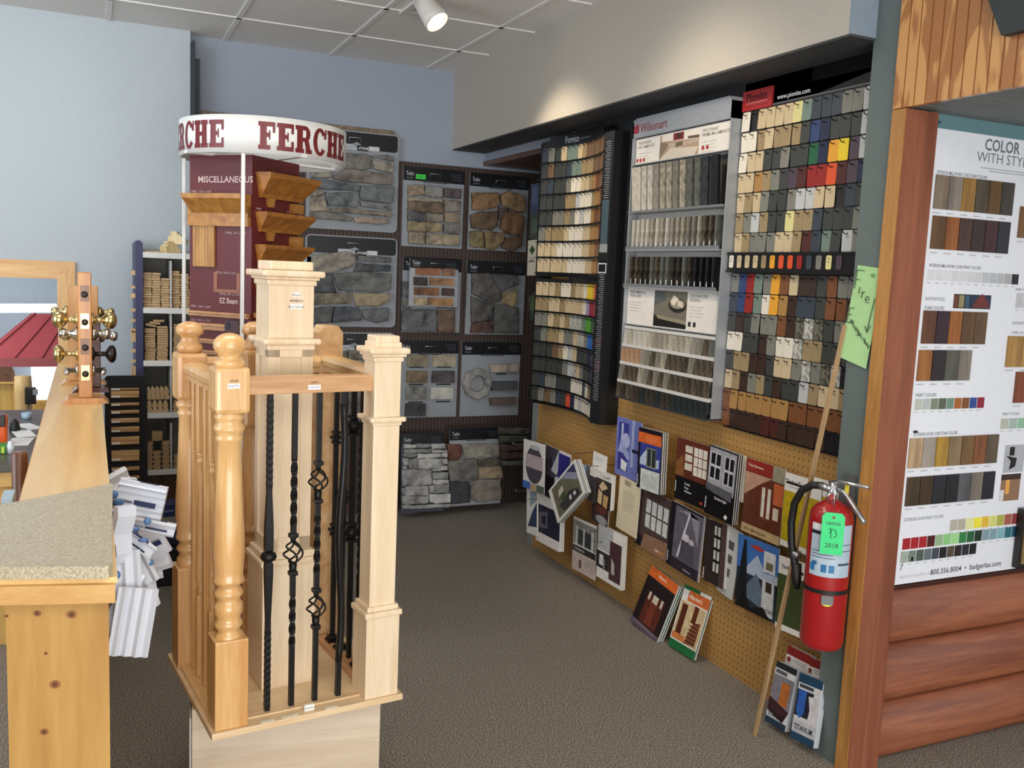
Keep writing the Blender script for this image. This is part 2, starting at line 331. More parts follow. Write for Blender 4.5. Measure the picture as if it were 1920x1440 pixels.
# ------------------------------------------------------------------ stone veneer sample boards
def stone_mesh(pts, depth, c, seed, jag=.004, square=False):
    "a lump of stone over the outline pts (local s, t), growing out along +z"
    rnd = random.Random(seed); n = len(pts); cx = sum(p[0] for p in pts)/n; cy = sum(p[1] for p in pts)/n
    out = []
    for i in range(n):
        a = Vector(pts[i]); q = Vector(pts[(i+1) % n]); L = (q-a).length; k = max(1, int(L/.022))
        for j in range(k):
            p = a.lerp(q, j/k); nn = Vector((q-a)).orthogonal().normalized() if L else Vector((0, 0)); p = p+nn*rnd.uniform(-jag, jag)
            out.append((p.x, p.y))
    rings = [(1.05, 0), (1.05, .5), (1.03, .8), (.97, 1.0), (.75, 1.06), (.5, 1.1), (.25, 1.05)] if not square else [(1, 0), (1, .9), (.985, 1), (.6, 1.0), (.3, 1)]
    ex = min(1, .35) ; vs = []; fs = []; m = len(out)
    w = max(p[0] for p in pts)-min(p[0] for p in pts); h = max(p[1] for p in pts)-min(p[1] for p in pts); mn = min(w, h)
    for k, (f, z) in enumerate(rings):
        for p in out:
            # inset by distance rather than by scale near the rim so long stones keep an even edge
            dx, dy = p[0]-cx, p[1]-cy; ins = (1-f)*mn*.5
            fx = 1-ins*2/max(w, 1e-3) if f > .72 else f; fy = 1-ins*2/max(h, 1e-3) if f > .72 else f
            x, y = cx+dx*fx, cy+dy*fy
            nz = NZ.noise(Vector((x*22+seed*3.1, y*30, seed))) if k > 1 and not square else 0
            n2 = NZ.noise(Vector((x*60+seed, y*75, seed*2))) if k > 0 and not square else 0
            vs.append((x, y, depth*(z+nz*.5+n2*.28)))
    for k in range(len(rings)-1):
        for i in range(m): j = (i+1) % m; fs.append((k*m+i, k*m+j, (k+1)*m+j, (k+1)*m+i))
    vs.append((cx, cy, depth*(1.0 if square else 1.05))); e = len(vs)-1; b0 = (len(rings)-1)*m
    for i in range(m): fs.append((b0+i, b0+(i+1) % m, e))
    fs.append(tuple(range(m))[::-1])
    return MB().add(vs, fs, stone(c), not square)
def parse(s):
    out = []
    for r in s.strip().split('\n'):
        c, pts = r.split(None, 1); out.append((c, [tuple(float(v) for v in p.split(',')) for p in pts.split()]))
    return out
def stoneboard(lab, M, tl, br, stones, zo, zs, kind, rad=.0, depth=.028, head=.1, board='8f9499', d=.012, grp=None, headbar=True, square=False, gap=.0, clipbar=True, seed=0):
    x0, y1 = PX(M, *tl, d); x1, y0 = PX(M, *br, d); cx, cy = (x0+x1)/2, (y0+y1)/2; w, h = x1-x0, y1-y0
    LM = M @ T((cx, cy, 0)); t = thing('stone_sample_board', lab, 'stone sample board', LM, grp)
    def rr(w, h, r):
        if r <= 0: return [(-w/2, -h/2), (w/2, -h/2), (w/2, h/2), (-w/2, h/2)]
        return [(sx*(w/2-r)+r*math.cos(a), sy*(h/2-r)+r*math.sin(a)) for sx, sy, a0 in ((1, 1, 0), (-1, 1, PI/2), (-1, -1, PI), (1, -1, 1.5*PI)) for a in [a0+i*PI/8 for i in range(5)]]
    b = MB(); b.prism(rr(w, h, rad), 0, d, mat(board, .5)); b.build('backing_board', t)
    if headbar:
        b = MB(); pts = rr(w-.02, head, rad*.6) if rad else rr(w, head, 0); b.prism([(p[0], p[1]+h/2-head/2-(.008 if rad else 0)) for p in pts], d, d+.002, mat('0d0f13', .35)); hb = b.build('header_strip', t)
        b = MB()
        if kind == 'V':
            b.rect(-.09, h/2-head-.012, .02, h/2-head+.02, d+.0035, mat('b9bcc0', .4)); b.rect(.02, h/2-head-.016, .09, h/2-head+.016, d+.004, mat('0b0b0d', .4)); b.rect(.093, h/2-head-.01, .16, h/2-head+.016, d+.0035, mat('c9ccd0', .4))
            b.text('STONE', .014, (.027, h/2-head-.007), WHITE, d+.005, bold=.02); b.text('ELDORADO', .011, (-.084, h/2-head-.003), mat('7d8288', .5), d+.005)
            b.add([(-.02, h/2-head+.02, d+.004), (.02, h/2-head+.035, d+.004), (.045, h/2-head+.018, d+.004), (.022, h/2-head-.004, d+.004)], [(0, 1, 2, 3)], mat('8b9096', .4))
        else:
            b.text('Tudor', .024, (-w/2+.018, h/2-head*.62), mat('b9bec6', .5), d+.003, bold=.012, width=.052); b.text('STONE', .009, (-w/2+.022, h/2-head*.86), mat('8d939c', .5), d+.003)
            for i in range(4): b.rect(w/2-.095+.006*i, h/2-.028-i*.012, w/2-.02, h/2-.026-i*.012, d+.003, mat('5c626c', .5))
            b.rect(-w*.18, h/2-head-.006, w*.2, h/2-head+.006, d+.003, mat('090a0c', .4)); b.rect(-w*.16, h/2-head-.001, w*.18, h/2-head+.001, d+.004, mat('8d939c', .5))
        b.build('lettering', t)
        if clipbar:
            b = MB(); b.tube([(-.035, h/2-head*.72, d), (-.035, h/2-head*.72, d+.02), (-.035, h/2-head*.42, d+.02), (.035, h/2-head*.42, d+.02), (.035, h/2-head*.72, d+.02), (.035, h/2-head*.72, d)], .0025, mat('9da0a3', .3, 1)); b.build('hanging_clip', t)
    for i, (c, pts) in enumerate(parse(stones)):
        loc = [PX(M, zo[0]+p[0]/zs, zo[1]+p[1]/zs, d+depth) for p in pts]; loc = [(p[0]-cx, p[1]-cy) for p in loc]
        if gap:
            mx, my = sum(p[0] for p in loc)/len(loc), sum(p[1] for p in loc)/len(loc); loc = [(mx+(p[0]-mx)*(1-gap), my+(p[1]-my)*(1-gap)) for p in loc]
        rd = random.Random(i+seed*31); dd = depth*(rd.uniform(.7, 1.15) if not square else 1)
        mb = stone_mesh(loc, dd, c, i*7+seed*13, .0005 if square else .003, square); o = mb.build('stone' if not square else 'brick', t, T((0, 0, d)), fix=True)
    return t, w, h, d
ZA = ((560, 200), 6); ZB = ((540, 220), 3.6); ZC = ((560, 600), 3.6); ZD = ((740, 780), 6.857)
MBK = BACK(5.678)
G1 = 'stone veneer sample boards hung on the brown pegboard'
stoneboard('large stone sample board with long slate grey ledge stones, hung highest beside the round header', MBK, (576, 236), (744, 437), '''77726a 140,500 430,510 540,520 760,530 830,570 820,690 780,705 550,690 140,670
86837c 850,548 1000,545 1075,560 1075,605 870,575 825,560
968d7a 840,610 1070,620 1065,740 850,700
7d7166 400,770 560,700 1065,760 1060,880 620,850 400,810
8f8877 140,690 360,700 370,795 140,795
646a6b 150,810 400,830 690,880 680,950 150,920
62696a 710,890 1070,905 1070,1060 1020,1085 720,1050 695,1000
a8997d 140,940 300,960 250,1000 140,1005
6d7373 310,965 680,970 685,1110 650,1130 340,1110
7c7f7c 700,1060 1050,1100 1050,1165 720,1120
a8967a 140,1020 290,1000 335,1170 140,1180
857866 360,1140 430,1130 1050,1190 1050,1240 380,1185
7b7666 130,1190 330,1180 600,1240 600,1290 140,1250
9c8672 620,1250 780,1240 1030,1270 1020,1310 900,1320 640,1300''', *ZA, 'V', rad=.03, grp=G1, seed=1)
stoneboard('large stone sample board with rugged tan and charcoal stones, hung below the highest one', MBK, (573, 438), (741, 614), '''938a76 165,930 400,910 465,930 440,1000 290,1050 165,1060
6e6e6a 470,935 700,945 700,980 470,970
4c5054 470,985 700,1000 695,1040 450,1040
55585c 150,1070 300,1060 330,1180 150,1180
6a6c66 310,1060 480,1045 700,1060 695,1160 620,1180 350,1170
8f8468 150,1190 420,1185 430,1260 150,1262
9a8866 440,1190 690,1190 680,1240 600,1280 460,1270
5f625f 150,1290 310,1280 290,1380 150,1400
575b60 320,1280 480,1285 500,1370 300,1385
626669 500,1300 685,1290 680,1370 600,1390 520,1360''', *ZB, 'V', rad=.03, grp=G1, seed=2)
stoneboard('large stone sample board half hidden behind the tall newel, lowest on the left', MBK, (575, 622), (736, 800), '''7d7566 160,215 330,215 330,262 160,262
857b66 335,205 460,208 458,262 338,262
6b6a62 165,270 395,272 395,305 165,305
8d836d 400,265 455,267 455,330 400,330
75705f 165,310 395,312 395,380 165,380
6a6b66 165,390 450,395 450,470 165,470
7b7464 165,480 450,480 450,560 165,560
66665f 165,570 450,570 450,650 165,650''', *ZC, 'V', rad=.03, grp=G1, seed=3)
stoneboard('ledge stone board of tan and brown blocks carrying a green price tag', MBK, (757, 311), (866, 467), '''a08866 815,460 920,455 925,520 815,530
81807a 930,460 1045,470 1045,540 930,530
5c4f4e 1055,475 1170,485 1170,545 1050,540
97886a 815,540 1050,550 1050,570 815,562
7a6248 815,567 1050,580 1050,650 815,630
84796c 1060,555 1170,565 1165,635 1060,638
5b5b5c 815,640 930,640 945,705 815,695
857a68 935,650 1050,655 1050,705 945,705
8d7a5e 1060,645 1165,650 1165,715 1060,705
9b8658 815,703 1040,715 1035,775 815,765
77716a 1060,718 1165,725 1165,785 1055,780
97876a 820,775 930,780 925,855 820,850
9c8a6c 935,785 1160,795 1155,865 935,855''', *ZB, 'T', head=.085, grp=G1, seed=4)
tg = [o for o in C.objects if o.name.startswith('stone_sample_board')][-1]
b = MB(); b.rect(-.125, .175, -.06, .205, .017, mat('35d04a', .5)); b.text('NEW', .01, (-.11, .185), mat('0f7a20', .5), .018); b.build('price_tag', tg, label='small bright green price tag')
stoneboard('field stone board of rounded honey brown boulders near the corner', MBK, (882, 323), (986, 473), '''8f6631 1250,510 1420,510 1435,560 1400,610 1330,625 1255,620
8e6c3a 1445,520 1500,500 1570,520 1610,570 1600,640 1540,630 1450,590
6f5434 1240,660 1300,638 1420,635 1420,730 1380,760 1250,745
765026 1465,640 1560,640 1600,680 1590,790 1500,790 1440,740
5d4740 1430,600 1500,625 1445,690 1425,690
84703c 1235,770 1320,765 1330,880 1240,870
8c6f3a 1335,775 1470,780 1460,840 1400,890 1340,885
64482c 1480,810 1590,800 1585,870 1520,905 1450,880''', *ZB, 'T', head=.085, grp=G1, seed=5, depth=.035)
stoneboard('grey rubble stone board mostly covered by the small brick board', MBK, (756, 481), (861, 624), '''5a5c62 775,1110 830,1110 830,1215 780,1215
6d675f 780,1225 830,1225 830,1295 785,1290
66676a 780,1302 1000,1302 1010,1380 1000,1448 775,1440
6e533d 1012,1302 1132,1305 1128,1452 1015,1448
6a6762 1015,1120 1145,1120 1140,1290 1015,1290''', *ZB, 'T', head=.085, grp=G1, seed=6)
stoneboard('small board of orange, tan and dark thin bricks hung over a stone board', BACK(5.61), (769, 484), (857, 576), '''9a5a2c 860,1015 1040,1020 1035,1070 860,1065
96653c 1045,1020 1130,1022 1130,1072 1045,1070
463a38 850,1075 945,1080 945,1140 850,1135
a0703f 955,1080 1125,1090 1125,1140 955,1135
88552b 850,1145 1025,1150 1025,1205 850,1200
4a3630 1040,1150 1125,1155 1125,1210 1040,1205
bba06c 850,1215 940,1215 940,1270 850,1268
a87434 945,1215 1120,1220 1120,1275 945,1270''', *ZB, 'T', head=.06, grp=G1, seed=7, square=True, depth=.018, gap=.05, board='a5a9ad')
stoneboard('field stone board of dark grey slabs with one pale tan stone', MBK, (877, 488), (980, 628), '''5a5550 1250,1060 1360,1055 1440,1180 1440,1230 1380,1255 1250,1190
555856 1370,1065 1560,1070 1560,1130 1440,1175
978050 1455,1185 1550,1160 1550,1250 1520,1280 1440,1240
57534f 1245,1210 1380,1265 1390,1360 1245,1390
5f3f34 1250,1395 1390,1370 1380,1440 1370,1455 1240,1455
545450 1400,1260 1560,1290 1560,1455 1390,1455''', *ZB, 'T', head=.085, grp=G1, seed=8)
# board with cut colour blocks
t, w, h, d = stoneboard('sample board with two columns of cut stone colour blocks', MBK, (750, 638), (855, 781), '''a99a7a 910,235 1060,235 1060,315 905,315
50494a 905,345 1055,345 1055,425 900,425
b5b3a5 895,455 1045,455 1045,535 890,535
8c7d62 735,235 877,235 875,315 735,315
7d6a48 732,345 872,345 870,425 730,425
85837c 728,450 868,450 865,535 725,535
44454a 725,565 862,565 860,650 720,650''', *ZC, 'T', head=.085, grp=G1, seed=9, square=True, depth=.02)
for yv in (.075, -.04, -.155):
    for xv in (-.135, .055): MB().rect(xv, yv, xv+.1, yv+.009, d+.001, INK).build('caption_strip', t)
t, w, h, d = stoneboard('sample board with an octagonal stone ring and three trim stones', MBK, (867, 641), (971, 778), '''ab9784 1295,303 1485,298 1485,350 1305,352
474a4e 1305,418 1482,415 1480,470 1308,478
634f45 1295,530 1472,523 1470,572 1300,580''', *ZC, 'T', head=.085, grp=G1, seed=10, square=True, depth=.035)
cx, cy = PX(MBK, 560+1205/3.6, 600+430/3.6, .03); o0 = t.matrix_world.translation
cx -= o0.x; cy -= o0.z
b = MB(); R1, R2 = .108, .052; n = 32; vs = []; fs = []
for z, k in ((.0, 1), (.03, 1), (.04, .93)):
    for i in range(n):
        a = 2*PI*i/n; o8 = (a % (PI/4))-PI/8; rad = R1*k*math.cos(PI/8)/math.cos(o8); vs.append((cx+rad*math.cos(a), cy+rad*math.sin(a), d+z))
for z, k in ((.04, 1.12), (.03, 1), (.0, 1)):
    for i in range(n): a = 2*PI*i/n; vs.append((cx+R2*k*math.cos(a), cy+R2*k*math.sin(a), d+z))
for k in range(5):
    for i in range(n): j = (i+1) % n; fs.append((k*n+i, k*n+j, (k+1)*n+j, (k+1)*n+i))
b.add(vs, fs, stone('8f8d86')); b.build('stone_ring', t)
for x_, y_ in ((.04, .03), (.045, -.06), (.05, -.15), (-.15, -.1)): MB().rect(x_, y_, x_+.075, y_+.009, d+.001, INK).build('caption_strip', t)
# boards leaning on the floor
G2 = 'stone sample boards leaning at the foot of the back wall'
def LEAN(y0, lean): return frame((0, y0, 0), (1, 0, 0), (0, math.sin(lean), math.cos(lean)))
ML = LEAN(5.49, .09)
stoneboard('white grey stacked ledge stone board leaning on the carpet', ML, (752, 814), (832, 957), '''a9a9a6 120,370 285,365 280,410 120,420
9b9b98 290,365 475,360 480,405 290,415
a5a5a2 480,360 660,355 665,420 480,430
8d8d8b 120,430 475,420 480,470 120,485
a3a29f 485,440 675,435 675,475 485,475
8a8a88 120,490 295,490 295,525 120,530
b3b3b0 300,490 680,480 680,530 300,550
9a9a98 110,540 180,540 180,630 110,635
84837c 185,560 305,540 305,680 185,680
a7a7a5 310,555 610,550 615,680 310,685
9d9d9b 615,550 680,545 680,620 620,630
999896 110,650 165,645 165,685 110,690
a4a4a2 620,640 685,635 685,700 490,710 490,690
9b9b9a 110,700 480,690 480,880 330,900 110,905
858684 495,735 690,725 690,810 495,820
a0a09e 495,830 695,820 700,870 495,880
969694 100,930 135,930 135,1015 100,1015
a3a3a1 140,905 435,900 440,1020 140,1030
7f8080 510,890 705,880 710,990 510,1000
989896 450,895 505,890 505,990 450,1000
9a9a99 100,1030 440,1035 430,1120 150,1140 100,1130
b4b4b1 450,1010 725,1000 720,1110 530,1130 450,1110
9c9c9b 100,1150 400,1140 710,1130 700,1170 160,1200 100,1200''', *ZD, 'T', head=.08, board='3d4552', grp=G2, seed=11, clipbar=False)
stoneboard('stone board of grey and tan blocks with one red stone, leaning on the carpet', LEAN(5.5, .09), (843, 803), (938, 943), '''6b3a2a 685,370 860,370 875,430 870,540 790,570 690,565
8c8778 880,375 1010,360 1365,355 1375,500 1300,530 910,545
6d6a64 690,590 900,560 1060,560 1075,640 1070,810 720,845
5c5142 1080,570 1375,540 1375,630 1250,640 1080,650
94815f 1085,670 1380,650 1385,800 1090,805
3e3e42 715,860 950,850 980,900 970,1110 740,1130
7d7466 975,850 1100,825 1370,820 1380,1070 1060,1110 985,1050''', *ZD, 'T', head=.08, grp=G2, seed=12, clipbar=False)
stoneboard('dark mossy red and green stone board leaning in the shadow beside the pegboard end', LEAN(5.42, .12), (946, 798), (1000, 872), '''4a4238 1360,150 1740,160 1735,240 1360,235
3c4030 1370,250 1730,255 1700,340 1375,350
4a2c26 1380,365 1690,370 1680,450 1385,455
3f2a24 1385,470 1670,470 1660,560 1390,560
44463a 1390,575 1660,570 1650,640 1395,640''', *ZD, 'T', head=.04, board='1d1a18', grp=G2, seed=13, headbar=False, depth=.05)

# ------------------------------------------------------------------ laminate chip racks on the side wall
COL = dict(w=('d9d3c4', 'white'), c=('c0ae8c', 'cream'), b=('94815f', 'beige'), t=('6d5640', 'brownish tan'), g=('77776f', 'mid grey'), G=('3a3d3b', 'dark grey'),
 k=('15161a', 'black'), B=('2c3f6c', 'blue'), n=('1c2540', 'navy'), s=('363f49', 'slate grey'), R=('8c2420', 'red'), O=('d0502a', 'orange'), Y=('e0c42c', 'yellow'), o=('d99a30', 'amber'),
 E=('1c5a3a', 'green'), T=('6d7f76', 'grey green'), m=('4a2420', 'maroon'), d=('382820', 'dark brown'), u=('74492c', 'brown'), p=('4a3c48', 'dusty purple'), r=('6e6b5c', 'speckled stone'),
 h=('a07a48', 'honey'), y=('cfc88a', 'pale yellow'), W=('bdbcb4', 'marbled white'), L=('4f9a34', 'leaf green'), l=('8f8fb4', 'lavender'), M=('8f1440', 'magenta'), V=('1f66b4', 'bright blue'), D=('2a2c2c', 'charcoal'), C=('b5b8b8', 'pale grey'))
ORD = ['first', 'second', 'third', 'fourth', 'fifth', 'sixth', 'seventh', 'eighth', 'ninth', 'tenth', 'eleventh', 'twelfth', 'thirteenth', 'fourteenth', 'fifteenth', 'sixteenth', 'seventeenth', 'eighteenth']
CM = {}
def chipmat(c):
    if c in 'rW': return speck(COL[c][0], '3b3a32' if c == 'r' else '84847c', 60, .4)
    return mat(COL[c][0], .38, 0, .05, 60)
def chipmesh(c, w, h, rad=.005, th=.0016):
    k = (c, w, h)
    if k not in CM:
        pts = [(sx*(w/2-rad)+rad*math.cos(a), -h/2+sy*(h/2-rad)+rad*math.sin(a)) for sx, sy, a0 in ((1, 1, 0), (-1, 1, PI/2), (-1, -1, PI), (1, -1, 1.5*PI)) for a in [a0+i*PI/6 for i in range(4)]]
        b = MB(); b.prism(pts, 0, th, chipmat(c)); b.prism([(.003*math.cos(i*PI/3), -.011+.003*math.sin(i*PI/3)) for i in range(6)], th, th+.0003, INK)
        if c in 'wcbyCgT': b.rect(-.006, -.021, .006, -.0195, th+.0002, mat('57524a', .6)); b.rect(-.008, -.025, .008, -.0235, th+.0002, mat('57524a', .6))
        me = b.mesh('laminate_chip'); bm = bmesh.new(); bm.from_mesh(me); bmesh.ops.recalc_face_normals(bm, faces=bm.faces[:]); bm.to_mesh(me); bm.free(); CM[k] = me
    return CM[k]
HOOKM = MB().tube([(0, 0, -.012), (0, -.004, .008), (0, .0005, .018), (0, .006, .021)], .0018, mat('0c0c0d', .3), 6).mesh('hook')

# Pionite rack
rk = thing('laminate_chip_rack', 'tall black wall rack of laminate chips with a red sign, nearest the grey partition', 'chip rack', WALLR @ T((-2.675, 0, 0)))
BP = mat('141516', .12, 0, .03, 12, 0, 0, .6)
b = MB(); b.box((-.335, 1.0, .002), (.375, 2.25, .014), mat('17181a', .4)); b.build('back_panel', rk)
b = MB(); b.box((-.336, 2.25, .002), (.40, 2.352, .02), BP); b.box((-.336, 2.246, .002), (.4, 2.253, .024), mat('55585a', .3)); hd = b.build('header_panel', rk, label='glossy black header panel')
MB().text('www.pionite.com', .017, (-.145, 2.264), mat('c9ccce', .4), .0215, bold=.012, width=.175).build('lettering', hd)
b = MB(); b.box((-.336, 2.243, .021), (-.165, 2.318, .03), mat('9c2a2c', .4)); sg = b.build('sign_plate', rk, label='red sign plate')
b = MB(); b.text('Pionite', .030, (-.25, 2.277), mat('3a1416', .4), .0315, 'CENTER', bold=.01, width=.12); b.rect(-.31, 2.268, -.19, 2.2705, .0315, mat('c98f88', .4)); b.rect(-.31, 2.256, -.19, 2.2585, .0315, mat('7b2a2a', .4)); b.build('lettering', sg)
rows = [(2.235, 'wkccccyTsssggC'), (2.156, 'wwbcbbbGBnGGGC'), (2.078, 'wccGGgGGEnoYpC'), (2.0, 'cchbgGpmRROmpn'), (1.923, 'cbcgGGgCCccksG'), (1.846, 'bgCbGGybbsGGGg'), (1.770, 'cbgggccbmsTGCg')]
low = [(1.614, 'gBRTgoucddGugg'), (1.537, 'sBRTwohdssGuud'), (1.461, 'GdGgggudrWrGgg'), (1.385, 'wwGGdgwwWbbGGG'), (1.309, 'GbbddGccgWgrWk'), (1.232, 'cbdgbGdGGCbccb'), (1.154, 'uhhhhhhhuuuuuu'), (1.08, 'uddddmmdddddkk')]
P0, PW = -.332+.024, .0482
G = 'laminate chips in the rack with the red sign'
for ri, (tz, cs) in enumerate(rows+low):
    b = MB(); b.box((-.333, tz-.004, .012), (.35, tz+.002, .016), BLACK); rl = b.build('hook_rail', rk)
    for k, c in enumerate(cs):
        s_ = P0+k*PW; put(HOOKM, 'hook', rl, T((s_, tz-.006, .026)))
        if c == 'k' and ri < 7 and tz > 1.7: continue
        if ri == 4 and k == 1: pass
        rn = random.Random(ri*20+k)
        o = put(chipmesh(c, .0465, .0735), 'laminate_chip', None, WALLR @ T((-2.675+s_+rn.uniform(-.001, .001), tz+.004, .024+.0012*(k % 2)+rn.uniform(0, .003))) @ RZ(rn.uniform(-.02, .02)) @ Matrix.Rotation(rn.uniform(-.05, .02), 4, 'X'))
        tag(o, '%s laminate chip, %s row from top, %s from left, rack with red sign' % (COL[c][1], ORD[ri], ORD[k]), 'laminate chip', G)
b = MB(); b.box((-.334, 1.63, .012), (.36, 1.695, .05), mat('0e0e10', .3)); b.box((-.334, 1.69, .012), (.36, 1.70, .056), mat('0a0a0b', .3)); b.box((-.334, 1.622, .012), (.36, 1.632, .056), mat('0a0a0b', .3)); b.build('sample_tray', rk)
for k, c in enumerate('wcccboOORsgypk'):
    if c == 'k': continue
    o = put(chipmesh(c, .026, .048, .006), 'small_laminate_chip', None, WALLR @ T((-2.675+P0+k*PW, 1.688, .0515)))
    tag(o, '%s small chip, %s from left in the narrow tray across the rack' % (COL[c][1], ORD[k]), 'laminate chip', 'small chips in the narrow tray')

# Formica rack, a shallow curve with a dark column at its near side
rk = thing('curved_chip_rack', 'tall black curved wall rack of laminate chips at the far end of the pegboard', 'chip rack', WALLR @ T((-4.33, 0, 0)))
def cd(s): return .02+.6*(s-.035)**2
def strip(t0, t1, th, mt, s0=-.315, s1=.38, off=0, n=16):
    b = MB(); vs = []; fs = []
    for i in range(n+1):
        s = s0+(s1-s0)*i/n; d = cd(s)+off; vs += [(s, t0, d), (s, t1, d), (s, t1, d+th), (s, t0, d+th)]
    for i in range(n):
        for j in range(4): k = (j+1) % 4; fs.append((i*4+j, i*4+k, i*4+4+k, i*4+4+j))
    fs += [(0, 1, 2, 3), (n*4+3, n*4+2, n*4+1, n*4)]; return b.add(vs, fs, mt)
strip(1.575, 2.30, .006, mat('131416', .4), off=-.008).build('upper_back_panel', rk); strip(.865, 1.56, .006, mat('131416', .4), off=-.008).build('lower_back_panel', rk)
for s in (-.315, .376):
    for z0, z1 in ((1.56, 2.29), (.86, 1.55)): MB().box((s-.004, z0, 0), (s+.004, z1, cd(s)+.004), BLACK).build('side_bracket', rk)
strip(2.262, 2.325, .004, mat('15161a', .3), s0=-.24, s1=.37, off=.012).build('header_panel', rk)
b = MB(); b.text('Formica', .034, (-.12, 2.277), mat('b9bdc0', .4), 0, bold=.01, width=.125); b.text('brand laminate', .012, (.015, 2.283), mat('8d9296', .4), 0, width=.11); b.v = [(v[0], v[1], cd(v[0])+.018) for v in b.v]; b.build('lettering', rk)
up = ['sgGcTTcbtttttt', 'GtGGsTTbbbtttt', 'GsGGgwwccbhuut', 'GGGGbbCwwwbhhu', 'GGggbgwCwwhuuu', 'gbbbcwwwcchhhu', 'cccwwwwwcchhuu', 'cccccwwwwcchhuu'[:14]]
lo = ['cccbwwbccwYYoR', 'bbccbccccwlMMR', 'ggcbcbWWWTLLEG', 'GgbbcggcWWgVVn', 'GGGtbwCcGGGnns', 'GGGGGgCWcgGGns', 'GsggGGGwwwswbG', 'GgtgsGOnwCwwww']
G = 'laminate chips in the curved black rack'
for ri, cs in enumerate(up+lo):
    tz = 2.258-ri*.0845 if ri < 8 else 1.538-(ri-8)*.0835
    rl = strip(tz-.079, tz-.074, .012, BLACK, off=.004).build('hook_rail', rk)
    pw = .675/len(cs)
    for k, c in enumerate(cs):
        s_ = -.305+pw*(k+.5); dd = cd(s_); put(HOOKM, 'hook', rl, T((s_, tz-.004, dd+.008)))
        rn = random.Random(ri*33+k); a = -math.atan(1.2*(s_-.035))
        o = put(chipmesh(c, .0465, .0735), 'laminate_swatch', None, WALLR @ T((-4.33+s_, tz+.004, dd+.008+.0012*(k % 2))) @ Matrix.Rotation(a, 4, 'Y') @ RZ(rn.uniform(-.015, .015)))
        tag(o, '%s laminate swatch, %s row from top, %s from left, curved rack' % (COL[c][1], ORD[ri], ORD[k]), 'laminate chip', G)
b = MB(); b.box((.375, .865, 0), (.47, 2.27, .10), mat('17181b', .4)); b.box((.47, .865, 0), (.475, 2.27, .06), BLACK); cl = b.build('side_column', rk, label='dark column printed with white lists')
b = MB(); k = 0; z = 2.22
while z > .98:
    if not 1.62 < z < 1.95: b.rect(.395+.006*(k % 3), z, .45-.004*(k % 2), z+.0035, .1015, mat('80858b', .5))
    z -= .0105; k += 1
b.rect(.39, 1.74, .455, 1.95, .1012, mat('41535c', .4)); b.rect(.385, 1.70, .46, 1.74, .1014, mat('8a8f90', .4)); b.rect(.385, 1.60, .46, 1.66, .1014, mat('07080a', .2))
b.rect(.39, 1.12, .455, 1.18, .1011, mat('3a1a20', .5)); b.rect(.39, 1.245, .455, 1.29, .1011, mat('3a1a20', .5)); b.build('printed_list', cl)
b = MB(); b.prism([(.383, 1.60), (.462, 1.60), (.462, 1.65), (.383, 1.65)], .1015, .103, mat('b9bcbe', .3)); b.prism([(.39, 1.607), (.455, 1.607), (.455, 1.643), (.39, 1.643)], .103, .1035, BLACK); b.build('sample_frame', cl)

# Wilsonart rack
rk = thing('countertop_sample_rack', 'pale grey wall rack of countertop samples between the two dark chip racks', 'sample rack', WALLR @ T((-3.375, 0, 0)))
SIL = mat('9da1a5', .35, .3); hw = .352; D0 = .06
b = MB(); b.box((-hw, 1.03, .0), (hw, 2.30, .022), mat('c9c9c6', .5)); b.build('back_panel', rk)
for s in (-1, 1): MB().box((s*(hw+.003), 1.03, 0), (s*(hw+.011), 2.30, .075), SIL).build('side_rail', rk)
pts = [(-hw-.011, 2.218), (hw+.011, 2.218), (hw+.011, 2.286), (hw-.01, 2.305), (-hw+.01, 2.305), (-hw-.011, 2.286)]
b = MB(); b.prism(pts, .02, .075, mat('8f949b', .4)); hd = b.build('header_panel', rk, label='silver header panel')
RW = mat('8c2230', .4); b = MB(); b.text('Wilsonart', .040, (-.30, 2.238), RW, .0765, bold=-.004, width=.215)
b.prism([(-.352, 2.238), (-.312, 2.238), (-.312, 2.278), (-.32, 2.265), (-.325, 2.285), (-.33, 2.265), (-.337, 2.28), (-.343, 2.262), (-.352, 2.275)], .075, .0765, RW); b.build('lettering', hd)
def picture_board(t0, t1, title1, title2, pic, x0, x1, dots, dotc):
    b = MB(); b.box((-hw, t0, .055), (hw, t1, .06), mat('dad6cf', .45)); b.box((-hw, t0-.004, .055), (hw, t0, .072), SIL); bd = b.build('printed_board', rk); h = t1-t0
    b = MB(); z = .0605
    for (ti, xx) in ((title1, -hw+.02), (title2, x1+.02)):
        for j, line in enumerate(ti): b.text(line, .013, (xx, t1-.026-j*.018), mat('77726c', .6), z, bold=.01, width=min(.012*len(line), hw-xx-.012 if xx > 0 else x0-xx-.03))
        for j in range(4): b.rect(xx, t1-.068-j*.013, xx+.10-.014*(j % 2), t1-.066-j*.013, z, mat('a39f98', .6))
    for dx, dy in dots: b.prism([(dx+.009*math.cos(i*PI/6), dy+.009*math.sin(i*PI/6)) for i in range(12)] if dotc != INK else [(dx-.009, dy-.01), (dx+.009, dy-.01), (dx+.009, dy+.01), (dx-.009, dy+.01)], .06, .0607, dotc)
    b.build('printed_text', bd)
    b = MB(); pic(b, x0, t0+.004, x1, t1-.006, .0603); b.build('printed_picture', bd)
